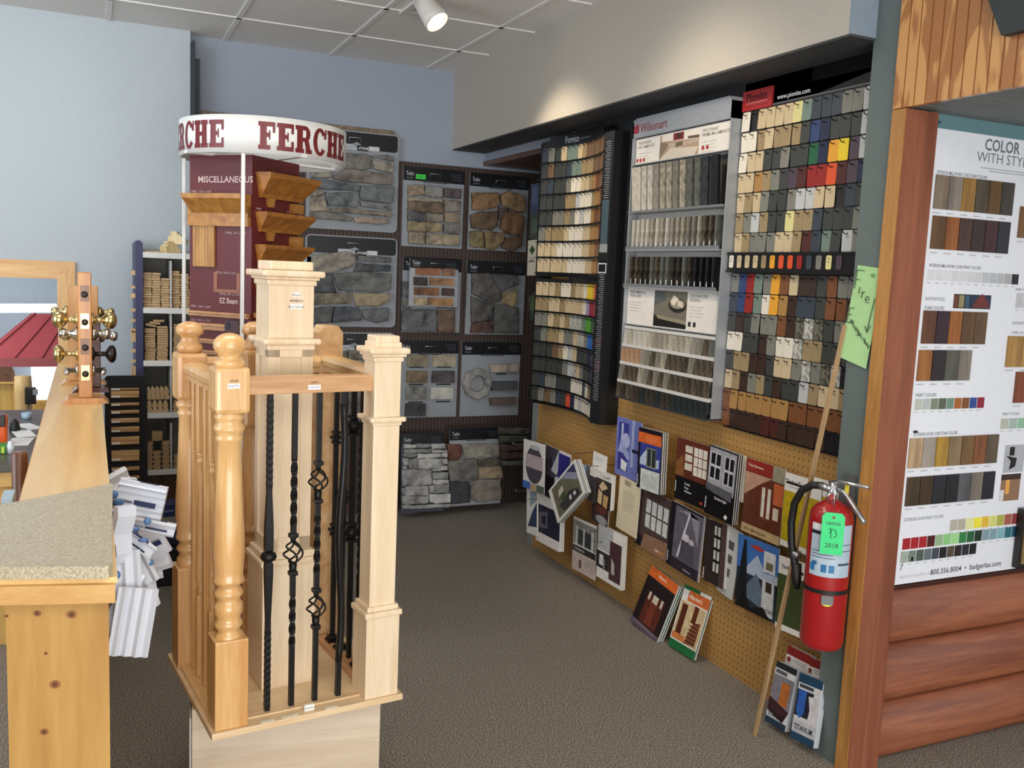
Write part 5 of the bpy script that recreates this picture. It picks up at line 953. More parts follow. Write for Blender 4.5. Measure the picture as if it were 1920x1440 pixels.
for (x, y, fs) in ((.452, .385, [('shoe', .036, .055), ('knuckle', .38, .41), ('knuckle', .67, .70)]), (.452, .315, [('shoe', .036, .055), ('knuckle', .50, .53)]), (.452, .245, [('ball', .40, .45), ('ball', .72, .77)]), (.452, .175, [('shoe', .036, .055), ('twist', .3, .7)])): bal(x, y, fs)
for k, (x, w_) in enumerate(((.115, .036), (.17, .045), (.29, .034))): MB().box((x, -.008, Z0), (x+w_, .004, Z0+.0008), mat('ece6d2', .5)).build('label_strip', dp)
b = MB(); b.box((.235, .006, Z0), (.262, .014, Z0+.016), mat('f2f1ec', .6)); b.text('Knotty Alder', .006, (.237, Z0+.005), mat('3a3a44', .5), 0, M=Matrix(((1, 0, 0, 0), (0, 0, -1, .0055), (0, 1, 0, 0), (0, 0, 0, 1))), width=.023); b.build('price_label', dp, label='small white label lying on the base')
# pedestal box
a = Vector((.237, 2.504, 0)); c_ = Vector((.737, 2.366, 0)); ang = math.atan2(c_.y-a.y, c_.x-a.x); b = MB(); PB = wood('dccdb8', 'c7b49a', 'x', .5, 0, .8)
b.box((0, 0, 0), (.515, .40, .373), PB, bev=.004); b.box((-.006, .0, .02), (-.001, .395, .35), mat('b9b4ae', .4)); o = b.build('pedestal_box', None); o.matrix_world = T((.242, 2.495, 0)) @ RZ(ang+.16); tag(o, 'pale birch plywood box on the carpet carrying the stair parts display', 'pedestal')

# ------------------------------------------------------------------ round headed moulding kiosk
kx, ky = .675, 4.02; RR = .335; ki = thing('moulding_kiosk', 'tall moulding sample kiosk with dark red panels and a round white lettered header', 'display', T((kx, ky, 0)))
WG = mat('dfe0dd', .3, 0, .02); MR = mat('5c1a1e', .45)
b = MB(); vs = []; fs = []; n = 64
for i in range(n):
    a = 2*PI*i/n
    for r, z in ((RR, 1.995), (RR, 2.137), (RR-.006, 2.137), (RR-.006, 1.995)): vs.append((r*math.cos(a), r*math.sin(a), z))
for i in range(n):
    j = (i+1) % n
    for k in range(4): l = (k+1) % 4; fs.append((i*4+k, j*4+k, j*4+l, i*4+l))
b.add(vs, fs, WG, True); hb = b.build('header_band', ki)
# slab serif capitals drawn from strokes in a unit box (height 1)
def slab_word(start, total, r, z0, h, mt):
    L = {'F': (.86, [(.0, .0, .62, .16), (.0, .84, .86, 1), (.09, .0, .43, 1), (.43, .45, .62, .61), (.54, .36, .62, .70), (.73, .62, .86, 1)]),
         'E': (.90, [(.0, .0, .90, .16), (.0, .84, .90, 1), (.09, .0, .43, 1), (.43, .44, .62, .59), (.54, .35, .62, .68), (.76, .0, .90, .36), (.76, .64, .90, 1)]),
         'H': (.98, [(.0, .0, .47, .16), (.0, .84, .47, 1), (.51, .0, .98, .16), (.51, .84, .98, 1), (.07, .0, .40, 1), (.58, .0, .91, 1), (.40, .43, .58, .58)])}
    polys = []; x = 0
    def arc(cx, cy, rx, ry, tx, ty, a0, a1, n=14):
        for i in range(n):
            u, w = a0+(a1-a0)*i/n, a0+(a1-a0)*(i+1)/n
            polys.append([(cx+(rx-tx)*math.cos(u), cy+(ry-ty)*math.sin(u)), (cx+rx*math.cos(u), cy+ry*math.sin(u)), (cx+rx*math.cos(w), cy+ry*math.sin(w)), (cx+(rx-tx)*math.cos(w), cy+(ry-ty)*math.sin(w))])
    for chh in 'FERCHE':
        if chh in L:
            wd, rs = L[chh]
            for x0, y0, x1, y1 in rs:
                k = max(1, int((x1-x0)/.12))
                for i in range(k): polys.append([(x+x0+(x1-x0)*i/k, y0), (x+x0+(x1-x0)*(i+1)/k, y0), (x+x0+(x1-x0)*(i+1)/k, y1), (x+x0+(x1-x0)*i/k, y1)])
        elif chh == 'R':
            wd = .98
            for x0, y0, x1, y1 in ((.0, .0, .5, .16), (.0, .84, .6, 1), (.09, .0, .42, 1), (.42, .42, .58, .57), (.60, .0, .98, .15)): polys.append([(x+x0, y0), (x+x1, y0), (x+x1, y1), (x+x0, y1)])
            arc(x+.55, .71, .33, .29, .26, .13, -PI/2, PI/2); polys.append([(x+.62, .12), (x+.90, .12), (x+.78, .48), (x+.50, .48)])
        else:
            wd = .92; arc(x+.46, .5, .46, .52, .27, .14, .62, 2*PI-.62, 22); polys.append([(x+.74, .64), (x+.93, .64), (x+.93, 1.0), (x+.83, 1.0)])
        x += wd+.09
    b = MB(); k = total/(x-.09)
    for p in polys: b.add([(r*math.cos(start+a*k), r*math.sin(start+a*k), z0+y*h) for a, y in p], [tuple(range(len(p)))], mt)
    return b
MAR = mat('6b1c22', .4); f0 = -PI/2
for st in (-.235, -1.93, 1.45, 3.15): slab_word(f0+st, 1.30, RR+.0012, 2.012, .104, MAR).build('lettering', hb)
for a in (-.41, -1.87, 2.75): # posts on the ring
    x, y = (RR-.012)*math.sin(a), -(RR-.012)*math.cos(a); b = MB(); b.box((x-.007, y-.007, .02), (x+.007, y+.007, 1.996), WG, bev=.002); b.build('corner_post', ki)
b = MB(); b.lathe([(0, 0), (0, .34), (.05, .34), (.055, .30), (.055, 0)], (0, 0, 0), mat('3a1416', .5), 40); b.build('base', ki)
b = MB(); b.lathe([(1.996, 0), (1.996, .05), (2.0, .05), (2.0, 0)], (0, 0, 0), WG, 16)
for a in (0, PI/2): b.box((-RR, -.012, 1.998), (RR, .012, 2.008), WG, M=RZ(a+.3))
b.build('header_spokes', ki)
# square core turned 45 degrees, near corner at px 458
cxk, cyk = -.075, .0; hs = .155; KM = T((cxk, cyk, 0)) @ RZ(math.radians(43))
b = MB(); b.box((-hs, -hs, .05), (hs, hs, 2.0), MR, M=KM); b.build('red_core_panel', ki)
OAKX = wood('b8843f', '93602a', 'x', .4, 0, 1.2); OAKZ = wood('bd8e4c', '9a6c34', 'z', .4, 0, 1.6)
# left face: local -x side ; right face: local -y side of the turned square
FL = KM @ Matrix(((0, 0, -1, -hs), (-1, 0, 0, 0), (0, 1, 0, 0), (0, 0, 0, 1)))    # s runs towards the near corner
FR = KM @ Matrix(((1, 0, 0, 0), (0, 0, -1, -hs), (0, 1, 0, 0), (0, 0, 0, 1)))
PW_ = mat('c9b0ac', .5)
b = MB(); b.text('MISCELLANEOUS', .024, (-.11, 1.893), PW_, .0015, M=FL, bold=.02, width=.27); b.text('EZ Beam', .021, (.0, 1.412), PW_, .0015, M=FL, bold=.02, width=.09)
for t_, x_, z_ in (('F7400  1 1/16" x 4 3/4"', -.145, 1.852), ('F7450  3/4" x 5 1/4"', .03, 1.69), ('F4716  3/4 x 3 1/2"', -.02, 1.53), ('F4736  3/4" x 3 1/2"', .0, 1.445), ('F501  3/8" x 3/4"', -.145, 1.388), ('F930  1 9/16" x 1 5/16"', -.145, 1.332)): b.text(t_, .009, (x_, z_), PW_, .0015, M=FL, width=.10)
b.build('lettering', ki)
b = MB(); b.text('CROWN', .012, (-.02, 1.93), PW_, .0015, M=FR); 
for z_ in (1.79, 1.63, 1.50): b.text('F4800', .009, (-.13, z_), PW_, .0015, M=FR); b.text('9/16 x', .009, (.07, z_), PW_, .0015, M=FR)
b.build('lettering', ki)
CRP = [(0, 0), (.012, 0), (.016, .012), (.03, .03), (.05, .055), (.056, .062), (.058, .078), (.0, .078)]
def crown(FM, z, s0, s1, k=1.0, far=None, mt=OAKX):
    "crown moulding length on a face; optional return past the far corner"
    b = MB(); n = len(CRP); vs = []; fs = []
    path = [(s0, 1), (s1, 1)] 
    for (a, b_) in CRP: vs.append((s0+(b_-.078)*-.25*k, z+b_*k, a*k))
    for (a, b_) in CRP: vs.append((s1, z+b_*k, a*k) if far is None else (s1+a*k*.9, z+b_*k, a*k))
    rows_ = 2
    if far is not None:
        for (a, b_) in CRP: vs.append((s1+a*k, z+b_*k, -far*(.6+.4*b_/.078)))
        rows_ = 3
    for r in range(rows_-1):
        for i in range(n): j = (i+1) % n; fs.append((r*n+i, r*n+j, (r+1)*n+j, (r+1)*n+i))
    fs += [tuple(range(n))[::-1], tuple(range((rows_-1)*n, rows_*n))]
    return b.add(vs, fs, mt, False, FM)
crown(FL, 1.755, -.145, .15, 1.15).build('moulding_sample', ki); b = MB(); b.prism([(-.15, 1.72), (.15, 1.72), (.15, 1.80), (-.15, 1.80)], 0, .02, OAKX, FL); b.build('moulding_sample', ki)
b = MB()
for i in range(7): b.box((-.13+i*.0155, 1.555, 0), (-.13+i*.0155+.0145, 1.735, .012), OAKZ, M=FL, bev=.002)
b.build('fluted_pilaster_sample', ki)
for z, p in ((1.355, .022), (1.30, .03), (1.245, .02), (1.20, .018), (1.15, .02), (1.08, .03), (1.0, .02), (.9, .03)):
    b = MB(); b.prism([(-.15, z), (.15, z), (.15, z+p*.9), (-.15, z+p*.9)], 0, .016, wood('d0a070', 'b07c4c', 'x', .4), FL); b.prism([(-.15, z+p*.6), (.15, z+p*.6), (.15, z+p*.9), (-.15, z+p*.9)], .016, .026, wood('d0a070', 'b07c4c', 'x', .4), FL); b.build('moulding_sample', ki)
b = MB(); LN = mat('b5707a', .5)
for x0, y0, x1, y1 in ((-.03, 1.465, -.012, 1.535), (.085, 1.465, .10, 1.535), (-.03, 1.455, .10, 1.468)): b.box((x0, y0, 0), (x1, y1, .003), mat('96604a', .5), M=FL)
b.build('beam_drawing', ki)
b = MB(); b.box((.05, 1.30, .03), (.12, 1.345, .032), mat('4b3038', .4), M=FL); b.box((.06, 1.31, .032), (.08, 1.34, .0325), mat('15141a', .4), M=FL); b.build('picture_card', ki)
for z, far, k in ((1.86, .16, 1.25), (1.725, .20, 1.0), (1.60, .15, .95), (1.47, .12, .8)):
    crown(FR, z-.02, -.135, .15, k, far, wood('b67a34', '8f5a24', 'x', .35, 0, 1.2)).build('crown_moulding_sample', ki)
    b = MB(); b.prism([(.0-.06, z-.055), (.02-.06, z-.055), (.03-.06, z-.02), (-.01-.06, z-.02)], 0, .02, OAKX, FR); b.prism([(.09, z-.07), (.15, z-.07), (.15, z-.03), (.09, z-.03)], 0, .03, OAKX, FR); b.build('moulding_sample', ki)
for z in (1.36, 1.22, 1.08): b = MB(); b.prism([(-.14, z), (.10, z), (.13, z+.02), (-.14, z+.02)], 0, .03, OAKX, FR); b.prism([(-.12, z-.09), (-.06, z-.09), (-.06, z), (-.12, z)], 0, .02, OAKZ, FR); b.build('moulding_sample', ki)
b = MB(); b.box((.262, .36, 1.45), (.28, .362, 1.62), mat('7fa8d0', .3)); b.box((.2, .36, 1.55), (.28, .362, 1.66), mat('a9bccb', .3)); b.build('clear_sleeve', ki)

# ------------------------------------------------------------------ shelf of wooden rosettes and blocks
SH = T((.2, 5.22, 0)); sh = thing('block_shelf', 'narrow white shelving with a dark purple side panel, full of small wooden blocks', 'shelf', SH)
PUR = mat('33335a', .45); WS = mat('dcdad4', .45); GP = mat('9a9890', .6)
b = MB(); b.prism([(.025, 0), (.062, 0), (.062, 1.655), (.05, 1.67), (.035, 1.67), (.025, 1.655)], 0, .33, PUR, M=Matrix(((1, 0, 0, 0), (0, 0, 1, 0), (0, 1, 0, 0), (0, 0, 0, 1)))); b.build('side_panel', sh)
b = MB(); b.box((.062, .31, .0), (.34, .33, 1.63), GP); b.build('back_panel', sh); b = MB(); b.box((.062, .05, 0), (.60, .31, .41), wood('5a3a24', '432a18', 'z', .5)); b.build('brown_base', sh)
SZ = (1.60, 1.31, 1.03, .75, .44)
for z in SZ:
    b = MB(); b.box((.062, 0, z-.012), (.60, .31, z+.006), WS); b.box((.062, -.006, z-.018), (.60, .0, z+.012), WS, bev=.002); b.build('shelf_board', sh)
for z in SZ[1:]:
    for x in (.20, .37): MB().box((x-.004, .01, z+.006), (x+.004, .30, z+.262), mat('c9c8c2', .4)).build('divider', sh)
for i, z in enumerate((1.49, 1.42, 1.37, 1.30, 1.245, 1.19, 1.14, 1.085, 1.03, .96, .87, .80, .72, .65, .57, .50)):
    rn = random.Random(i); b = MB(); hgt = .012+.014*rn.random()+(.035 if i in (6, 9, 10) else 0); b.prism([(.0, z), (.006, z+hgt*.3), (.002, z+hgt*.6), (.008, z+hgt), (.03, z+hgt*.9), (.03, z)], .01, .05, wood('d8b888', 'b8925c', 'z', .5), M=Matrix(((1, 0, 0, 0), (0, 0, 1, 0), (0, 1, 0, 0), (0, 0, 0, 1)))); b.build('profile_sample', sh)
BW = [wood('ceb187', 'ab8a5e', 'x', .7, 0, 1), wood('c2a379', '9c7c52', 'x', .7, 0, 1.3)]
def blockmesh(kind):
    b = MB()
    if kind == 0: b.box((-.021, 0, 0), (.021, .05, .0125), BW[0], bev=.003)
    if kind == 1: b.box((-.027, 0, 0), (.027, .06, .0115), BW[1], bev=.002)
    if kind == 2: b.prism([(-.012, 0), (-.016, .01), (-.010, .02), (-.014, .04), (-.006, .06), (.0, .07), (.008, .062), (.014, .045), (.008, .025), (.014, .012), (.012, 0)], 0, .05, BW[0], M=Matrix(((1, 0, 0, 0), (0, 0, 1, 0), (0, 1, 0, 0), (0, 0, 0, 1))))
    if kind == 3: b.prism([(-.016, 0), (.016, 0), (.016, .012), (.020, .014), (.020, .024), (-.020, .024), (-.020, .014), (-.016, .012)], 0, .05, BW[1], M=Matrix(((1, 0, 0, 0), (0, 0, 1, 0), (0, 1, 0, 0), (0, 0, 0, 1))))
    return b.mesh('wooden_block')
BMK = [blockmesh(k) for k in range(4)]
def blk(kind, x, y, z, rot, lab_, g): o = put(BMK[kind], 'wooden_block', None, SH @ T((x, y, z)) @ rot); tag(o, lab_, 'wooden block', g)
def rotY(a): return Matrix.Rotation(a, 4, 'Y')
rn = random.Random(5)
LMR = ['left', 'middle', 'right']
for col, x in enumerate((.085, .129, .173)):
    for i in range(14-(col == 2)*2): blk(0, x+rn.uniform(-.002, .002), .02+rn.uniform(0, .012), 1.317+i*.0135, rotY(rn.uniform(-.03, .03)), 'rosette block, %s from bottom, %s column of the top left bin' % (ORD[i], LMR[col]), 'rosette blocks stacked in the top left bin')
for col, x in enumerate((.226, .27, .315)):
    for i in range(15-col): blk(0, x+rn.uniform(-.003, .003), .02+rn.uniform(0, .012), 1.317+i*.0135, rotY(rn.uniform(-.05, .05)), 'rosette block, %s from bottom, %s column of the top right bin' % (ORD[i], LMR[col]), 'rosette blocks stacked in the top right bin')
for col, x in enumerate((.098, .158)):
    for i in range(14+col): blk(1, x+rn.uniform(-.003, .003), .02+rn.uniform(0, .012), 1.037+i*.0125, rotY(rn.uniform(-.03, .03)), 'plinth block, %s from bottom, %s column of the second left bin' % (ORD[i], LMR[col*2]), 'plinth blocks stacked in the second left bin')
for i in range(3): blk(1, .10+.02*i, .02, 1.222+.012*i, rotY(.2-.1*i), 'slanted plinth block, %s from left atop the second bin stack' % ORD[i], 'slanted blocks on top of the second bin stack')
for i in range(16): blk(1, .24+rn.uniform(-.003, .003), .02, 1.037+i*.0125, rotY(0), 'plinth block, %s from bottom, in the second right bin' % ORD[i], 'plinth blocks stacked in the second right bin')
for i in range(5): blk(2, .092+i*.0225, .01, .832, rotY(-.12), 'small curved corbel, %s from left, upper row of the third bin' % ORD[i], 'small corbels standing in the third bin, upper row')
for i in range(4): blk(2, .095+i*.027, .01, .76, rotY(-.1), 'small slanted corbel, %s from left, lower row of the third bin' % ORD[i], 'small corbels slanted in the third bin, lower row')
for i in range(3): blk(2, .226+i*.03, .01, .757, rotY(-.05), 'small corbel, %s right of the divider in the third bin' % ORD[i], 'small corbels behind the divider of the third bin')
for col, x in enumerate((.085, .125, .17)):
    for i in range(6 if col != 1 else 4): blk(3, x+.004, .02, .4475+i*.0255, rotY(0), 'notched block, %s from bottom, %s column of the lowest left bin' % (ORD[i], LMR[col]), 'notched blocks in the lowest left bin')
for i in range(4): blk(1, .13, .02, .605+.0125*i, rotY(0), 'flat block, %s from bottom above the notched blocks' % ORD[i], 'flat blocks above the notched blocks')
for i in range(5): blk(3, .235+.045*(i % 2), .02, .4475+(i//2)*.0255, rotY(0), 'notched block, %s counted upward in the lowest right bin' % ORD[i], 'notched blocks in the lowest right bin')
for k in range(3): blk(0, .095+.045*k, .03, 1.6065+.0, rotY(0), 'flat rosette block, %s from left on the shelf top' % ORD[k], 'rosette blocks lying on the shelf top')
CB = wood('ead6a8', 'd4b880', 'z', .6)
for k, (x, a, z0, lb_) in enumerate(((.215, .5, 1.607, 'pale carved corbel lying lowest on top of the shelf'), (.228, -.4, 1.66, 'pale carved corbel perched on another on top of the shelf'))):
    b = MB(); b.prism([(-.04, 0), (.04, 0), (.045, .02), (.02, .05), (-.02, .055), (-.045, .035)], .0, .06, CB, M=Matrix(((1, 0, 0, 0), (0, 0, 1, 0), (0, 1, 0, 0), (0, 0, 0, 1)))); b.prism([(-.03, .055), (.01, .053), (.0, .066), (-.03, .067)], .0, .04, CB, M=Matrix(((1, 0, 0, 0), (0, 0, 1, 0), (0, 1, 0, 0), (0, 0, 0, 1))))
    o = b.build('carved_corbel', None); o.matrix_world = SH @ T((x, .03, z0)) @ RZ(a); tag(o, lb_, 'corbel')

# black framed board of moulding strips
sb = thing('moulding_board', 'black framed board with rows of pale wooden moulding strips behind the counter', 'sample board', T((.07, 5.02, 0)))
b = MB(); b.prism([(0, .0), (.20, .0), (.20, .985), (.012, .985), (0, .972)], .0, .02, mat('141416', .8), M=Matrix(((1, 0, 0, 0), (0, 0, -1, .02), (0, 1, 0, 0), (0, 0, 0, 1)))); b.build('backing_board', sb)
for i, (z, h) in enumerate(((.915, .008), (.875, .036), (.835, .014), (.795, .016), (.748, .022), (.70, .026), (.635, .04), (.55, .055), (.50, .018), (.455, .014), (.40, .02), (.35, .02), (.29, .03))):
    b = MB(); b.box((.028, -.016, z), (.16, 0, z+h), wood('d3ab72', 'b0834a', 'x', .5), bev=.003); b.box((.028, -.020, z+h*.55), (.16, -.004, z+h*.95), wood('d3ab72', 'b0834a', 'x', .5), bev=.001); st = b.build('moulding_strip', sb)
    MB().box((.03, -.0215, z+h*.1), (.07, -.016, z+h*.1+.008), mat('e9e6dc', .5)).build('paper_label', st)

# ------------------------------------------------------------------ counter
ct = thing('counter', 'long narrow pine counter with a knotty end panel', 'counter', T((0, 0, 0)))
KE = wood('b8914f', 'a37738', 'z', .5, 0, .6, '5a2c12', .1); KT = wood('e6c488', 'd6a968', 'y', .3, 1.4, .5, '8a5c34', .4)
b = MB(); b.prism([(-.131, 1.692), (.026, 1.652), (.026, 5.05), (-.131, 5.05)], 0, 1.003, KE); b.build('end_panel', ct)
FE = frame((-.131, 1.692, 0), (.157, -.040, 0), (0, 0, 1))
for x_, y_, r_ in ((70, 1150, .0055), (134, 1152, .007), (103, 1283, .0075), (83, 1372, .006), (86, 1225, .0028), (12, 1155, .003)):
    s_, t_ = PX(FE, x_, y_); b = MB(); b.prism([(s_+r_*1.2*math.cos(i*PI/8), t_+r_*math.sin(i*PI/8)) for i in range(16)], 0, .0006, mat('8a5a2c', .5, 0, .2, 120), FE); b.prism([(s_+r_*.6*math.cos(i*PI/8), t_+r_*.55*math.sin(i*PI/8)) for i in range(16)], .0006, .001, mat('5a3014', .5, 0, .2, 120), FE); b.build('knot', ct)
b = MB(); b.prism([(-.145, 1.676), (.036, 1.630), (.036, 5.0), (-.145, 5.0)], 1.002, 1.034, wood('ccA468', 'b8884a', 'x', .4, 0, 1, '5a2c12', .1)); b.build('apron', ct)
b = MB(); b.prism([(-.14, 1.683), (.040, 1.638), (.045, 5.05), (-.14, 5.05)], 1.034, 1.0445, KT)
b.build('ledge_top', ct)
lt = MB(); GR = speck('9c917a', 'c0b69e', 260, .3, 'b0a58d', .36, .64)
lt.prism([(-.175, 1.688), (.016, 1.632), (.026, 1.634), (.032, 1.645), (.046, 2.25), (-.175, 2.10)], 1.0452, 1.067, GR)
o = lt.build('countertop_slab'); tag(o, 'speckled beige countertop slab lying on the near end of the counter', 'countertop')
# lockset stands
BR = mat('cdb67e', .24, 1); NI = mat('c9c4bc', .18, 1); ORB = mat('3a3330', .35, .9)
def knob(st, x, z, side, mt, kind, y=0):
    b = MB(); M = T((x, y, z)) @ Matrix.Rotation(side*PI/2, 4, 'Y')
    if kind == 'ball': b.lathe([(0, .028), (.006, .027), (.009, .012), (.034, .010), (.040, .018), (.048, .027), (.060, .032), (.072, .030), (.082, .020), (.086, 0)], (0, 0, 0), mt, 24, M=M)
    if kind == 'egg': b.lathe([(0, .026), (.006, .024), (.01, .009), (.045, .009), (.05, .020), (.06, .032), (.072, .033), (.08, .022), (.083, 0)], (0, 0, 0), mt, 24, M=M)
    if kind == 'small': b.lathe([(0, .026), (.012, .024), (.018, .014), (.03, .010), (.04, .018), (.052, .021), (.062, .014), (.064, 0)], (0, 0, 0), mt, 24, M=M)
    if kind == 'lever': b.lathe([(0, .026), (.008, .025), (.01, .010), (.045, .010), (.046, 0)], (0, 0, 0), mt, 20, M=M); b.tube([(x+side*.04, y, z), (x+side*.04, y-.06, z+.004), (x+side*.035, y-.10, z)], .008, mt, 8)
    b.build('door_knob' if kind != 'lever' else 'door_lever', st)
def stand(x, y, w, h, mt, knobs, lab_, rot=0, dep=.10, basep=True, plates=(), bh=.02, bw=.055):
    st = thing('lockset_stand', lab_, 'lockset display', T((x, y*1.024, 1.0448)) @ RZ(rot), None)
    b = MB()
    if basep: b.prism([(-w/2-bw, 0), (w/2+bw, 0), (w/2+bw-.02, bh), (-w/2-bw+.02, bh)], -.05, .07, mt, M=Matrix(((1, 0, 0, 0), (0, 0, 1, 0), (0, 1, 0, 0), (0, 0, 0, 1))))
    b.build('base', st)
    b = MB(); b.box((-w/2, -.035, bh), (w/2, -.035+dep, h), mt, bev=.004); b.build('post', st)
    for z, kd in plates:
        b = MB(); b.box((-.0145, -.037, z-.028), (.0145, -.0345, z+.028), BR if kd else wood('8a5c34', '6a4424', 'z'), bev=.0006); b.lathe([(0, 0.012), (.001, .012), (.001, 0)], (0, 0, 0), mat('2a1a10', .4, 0), 16, M=T((0, -.0368, z-.004)) @ Matrix.Rotation(PI/2, 4, 'X')); b.build('latch_plate', st)
    for (z, mt_, kd, zz) in knobs:
        for side in (-1, 1): knob(st, side*w/2, z, side, mt_ if side < 0 or kd != 'egg' else zz, kd)
    return st
OAK = wood('cb9050', 'ad7236', 'z', .35, 0, 1.4); DK = wood('5a2a22', '3d1a16', 'z', .3)
stand(-.012, 3.62, .046, .475, OAK, [(.302, BR, 'ball', BR), (.252, NI, 'small', NI), (.178, BR, 'egg', ORB), (.118, NI, 'lever', NI)], 'narrow oak post on the counter with brass and nickel door knobs, frontmost', 0, .05, True, ((.40, 0), (.30, 1), (.208, 0), (.112, 1)))
stand(.005, 3.92, .075, .30, DK, [(.30-.08, NI, 'small', NI)], 'dark red lockset stand just behind the oak one', 0, .04, True, (), .018, .03)
stand(-.02, 4.16, .115, .41, wood('d09a58', 'b57c3c', 'z', .35, 0, 1.4), [(.3, BR, 'small', BR)], 'wide honey coloured lockset board behind the narrow posts', 0, .03, True, (), .014, .03)

# white moulding samples hung on the aisle side of the counter
WM = mat('d5dae4', .45, 0, .02); WE = mat('f0f2f6', .45, 0, .02); BT = mat('5577a8', .5); lbm = mat('1f2c54', .5)
def wsample(px, py, y, w, h, rot, lab_, flute=0, tilt=0, turn=0, label=0, th=.014, curl=0):
    M0 = frame((0, y, 0), (1, 0, 0), (0, 0, 1)); s_, t_ = PX(M0, px, py)
    o = thing('white_moulding_sample', lab_, 'moulding sample', M0 @ T((s_, t_, 0)) @ RZ(math.radians(rot)) @ Matrix.Rotation(math.radians(turn), 4, 'Y') @ Matrix.Rotation(math.radians(tilt), 4, 'X'), 'white moulding samples hanging off the counter')
    b = MB(); pts = [(-h/2, 0), (-h/2, th)]; n = max(2, flute)
    for i in range(1, n*3): u = i/(n*3); pts.append((-h/2+h*u, th+(.006*math.sin(u*PI*2*flute)+.004*math.sin(u*7) if flute else .005*math.sin(u*PI*3))))
    pts += [(h/2, th), (h/2, 0)]
    b.prism(pts, -w/2, w/2, WM, M=Matrix(((0, 0, 1, 0), (1, 0, 0, 0), (0, 1, 0, 0), (0, 0, 0, 1)))); b.build('profile', o)
    if label: b = MB(); b.box((-w*.1, h/2-.001, .002), (w*.3, h/2+.0008, .012), lbm); b.rect(-w*.1, -h*.15, w*.35, h*.0, th+.0085, lbm); b.rect(-w*.35, -h*.12, -w*.14, -h*.06, th+.0085, mat('5a6070', .5)); b.build('printed_label', o)
    return o
D = [(266, 935, 2.45, .115, .085, -12, 'fluted white block on top of the hanging moulding samples', 5, 0, -15, 1, .02),
 (222, 902, 2.75, .06, .06, 25, 'pale grey moulding piece at the upper left of the hanging bundle', 0, 0, 20, 0),
 (230, 945, 2.5, .04, .14, -10, 'narrow white strip standing upright at the left of the bundle', 2, 0, 20, 0),
 (247, 1005, 2.35, .13, .03, -42, 'white strip with a navy label sloping down to the right', 1, 20, 0, 1),
 (284, 985, 2.5, .12, .035, -14, 'white slab with a navy label jutting right below the fluted block', 0, 0, -10, 1),
 (292, 1010, 2.6, .05, .09, 28, 'short white block with a label at the far right of the bundle', 0, 0, -20, 1),
 (298, 1035, 2.7, .05, .10, 20, 'curved white crown piece at the right edge of the bundle', 2, 0, -20, 0),
 (231, 1075, 2.2, .10, .075, 92, 'white ogee moulding seen end on in the middle of the bundle', 3, 0, 12, 0),
 (262, 1055, 2.4, .11, .05, 114, 'white moulding leaning right in the middle of the bundle', 2, 0, 0, 0),
 (249, 1165, 2.15, .15, .085, 80, 'wide white casing with grooves hanging lowest', 4, 0, 10, 0),
 (230, 1130, 2.2, .14, .045, 62, 'white strip with a navy label at the lower left of the bundle', 1, 0, 20, 1),
 (226, 1000, 2.2, .045, .13, -6, 'flat grey white board against the counter side', 0, 0, 30, 0),
 (289, 1062, 2.75, .04, .07, 8, 'small white piece hanging under the curved crown piece', 0, 0, 0, 0),
 (272, 1105, 2.42, .09, .05, 105, 'grey white piece behind the ogee moulding', 1, 0, -10, 0),
 (245, 1040, 2.8, .09, .10, -35, 'broad white piece deep inside the bundle', 2, 0, 0, 0),
 (258, 1080, 2.5, .12, .08, 100, 'white piece deep in the lower half of the bundle', 2, 0, 0, 0)]
for q in D:
    px, py, y, w, h, rot, lab_, fl_, ti, tu, la = q[:11]; wsample(px, py, y, w, h, rot, lab_, fl_, ti, tu, la, q[11] if len(q) > 11 else .014)
for k, (px, py, y, r) in enumerate(((213, 925, 2.4, .014), (222, 940, 2.35, .016), (252, 990, 2.3, .015), (268, 1010, 2.32, .015), (280, 1052, 2.4, .013), (217, 1075, 2.1, .013), (276, 975, 2.4, .012))):
    M0 = frame((0, y, 0), (1, 0, 0), (0, 0, 1)); s_, t_ = PX(M0, px, py); b = MB(); b.lathe([(-.006, .4*r), (-.003, r), (.003, r), (.006, .4*r)], (0, 0, 0), BT, 14, M=M0 @ T((s_, t_, .012)) @ Matrix.Rotation(.5*k, 4, 'X') @ Matrix.Scale(.75, 4))
    o = b.build('blue_tie'); tag(o, ['uppermost blue tie beside the counter edge', 'blue tie just left of the fluted block', 'blue tie beside the sloping labelled strip', 'blue tie beneath the jutting labelled slab', 'blue tie near the curved crown piece', 'lowest blue tie beside the ogee moulding', 'blue tie behind the jutting labelled slab'][k], 'tie')
b = MB(); b.tube([(.046, 2.1, .94), (.046, 2.5, .94), (.046, 3.0, .94)], .004, mat('8d8f90', .3, .8)); o = b.build('hanging_rail'); tag(o, 'thin metal rail carrying the white moulding samples', 'rail')
# case and box on the floor behind
b = MB(); b.box((.24, 4.62, 0), (.40, 4.95, .19), mat('0e0f14', .5), bev=.01); b.box((.26, 4.66, .19), (.40, 4.9, .23), mat('141c3c', .5), bev=.006); o = b.build('dark_case'); tag(o, 'black case standing on the carpet behind the hanging white samples', 'case')
bx = thing('blue_box', 'dark blue product box with a pale picture on top of the black case', 'box', T((.27, 4.70, .232)) @ RZ(.12))
b = MB(); b.box((0, 0, 0), (.125, .12, .15), mat('22305c', .4), bev=.002); b.build('carton', bx); b = MB(); M = frame((0, -.001, 0), (1, 0, 0), (0, 0, 1)); b.rect(.0, .02, .12, .09, 0, mat('8d8c7c', .5), M); b.rect(.02, .03, .06, .06, .0004, mat('5a5a4c', .5), M); b.text('ffinazzer', .014, (.01, .115), mat('a9b4cc', .5), .0004, M=M, width=.10, shear=.3); b.build('printed_face', bx)

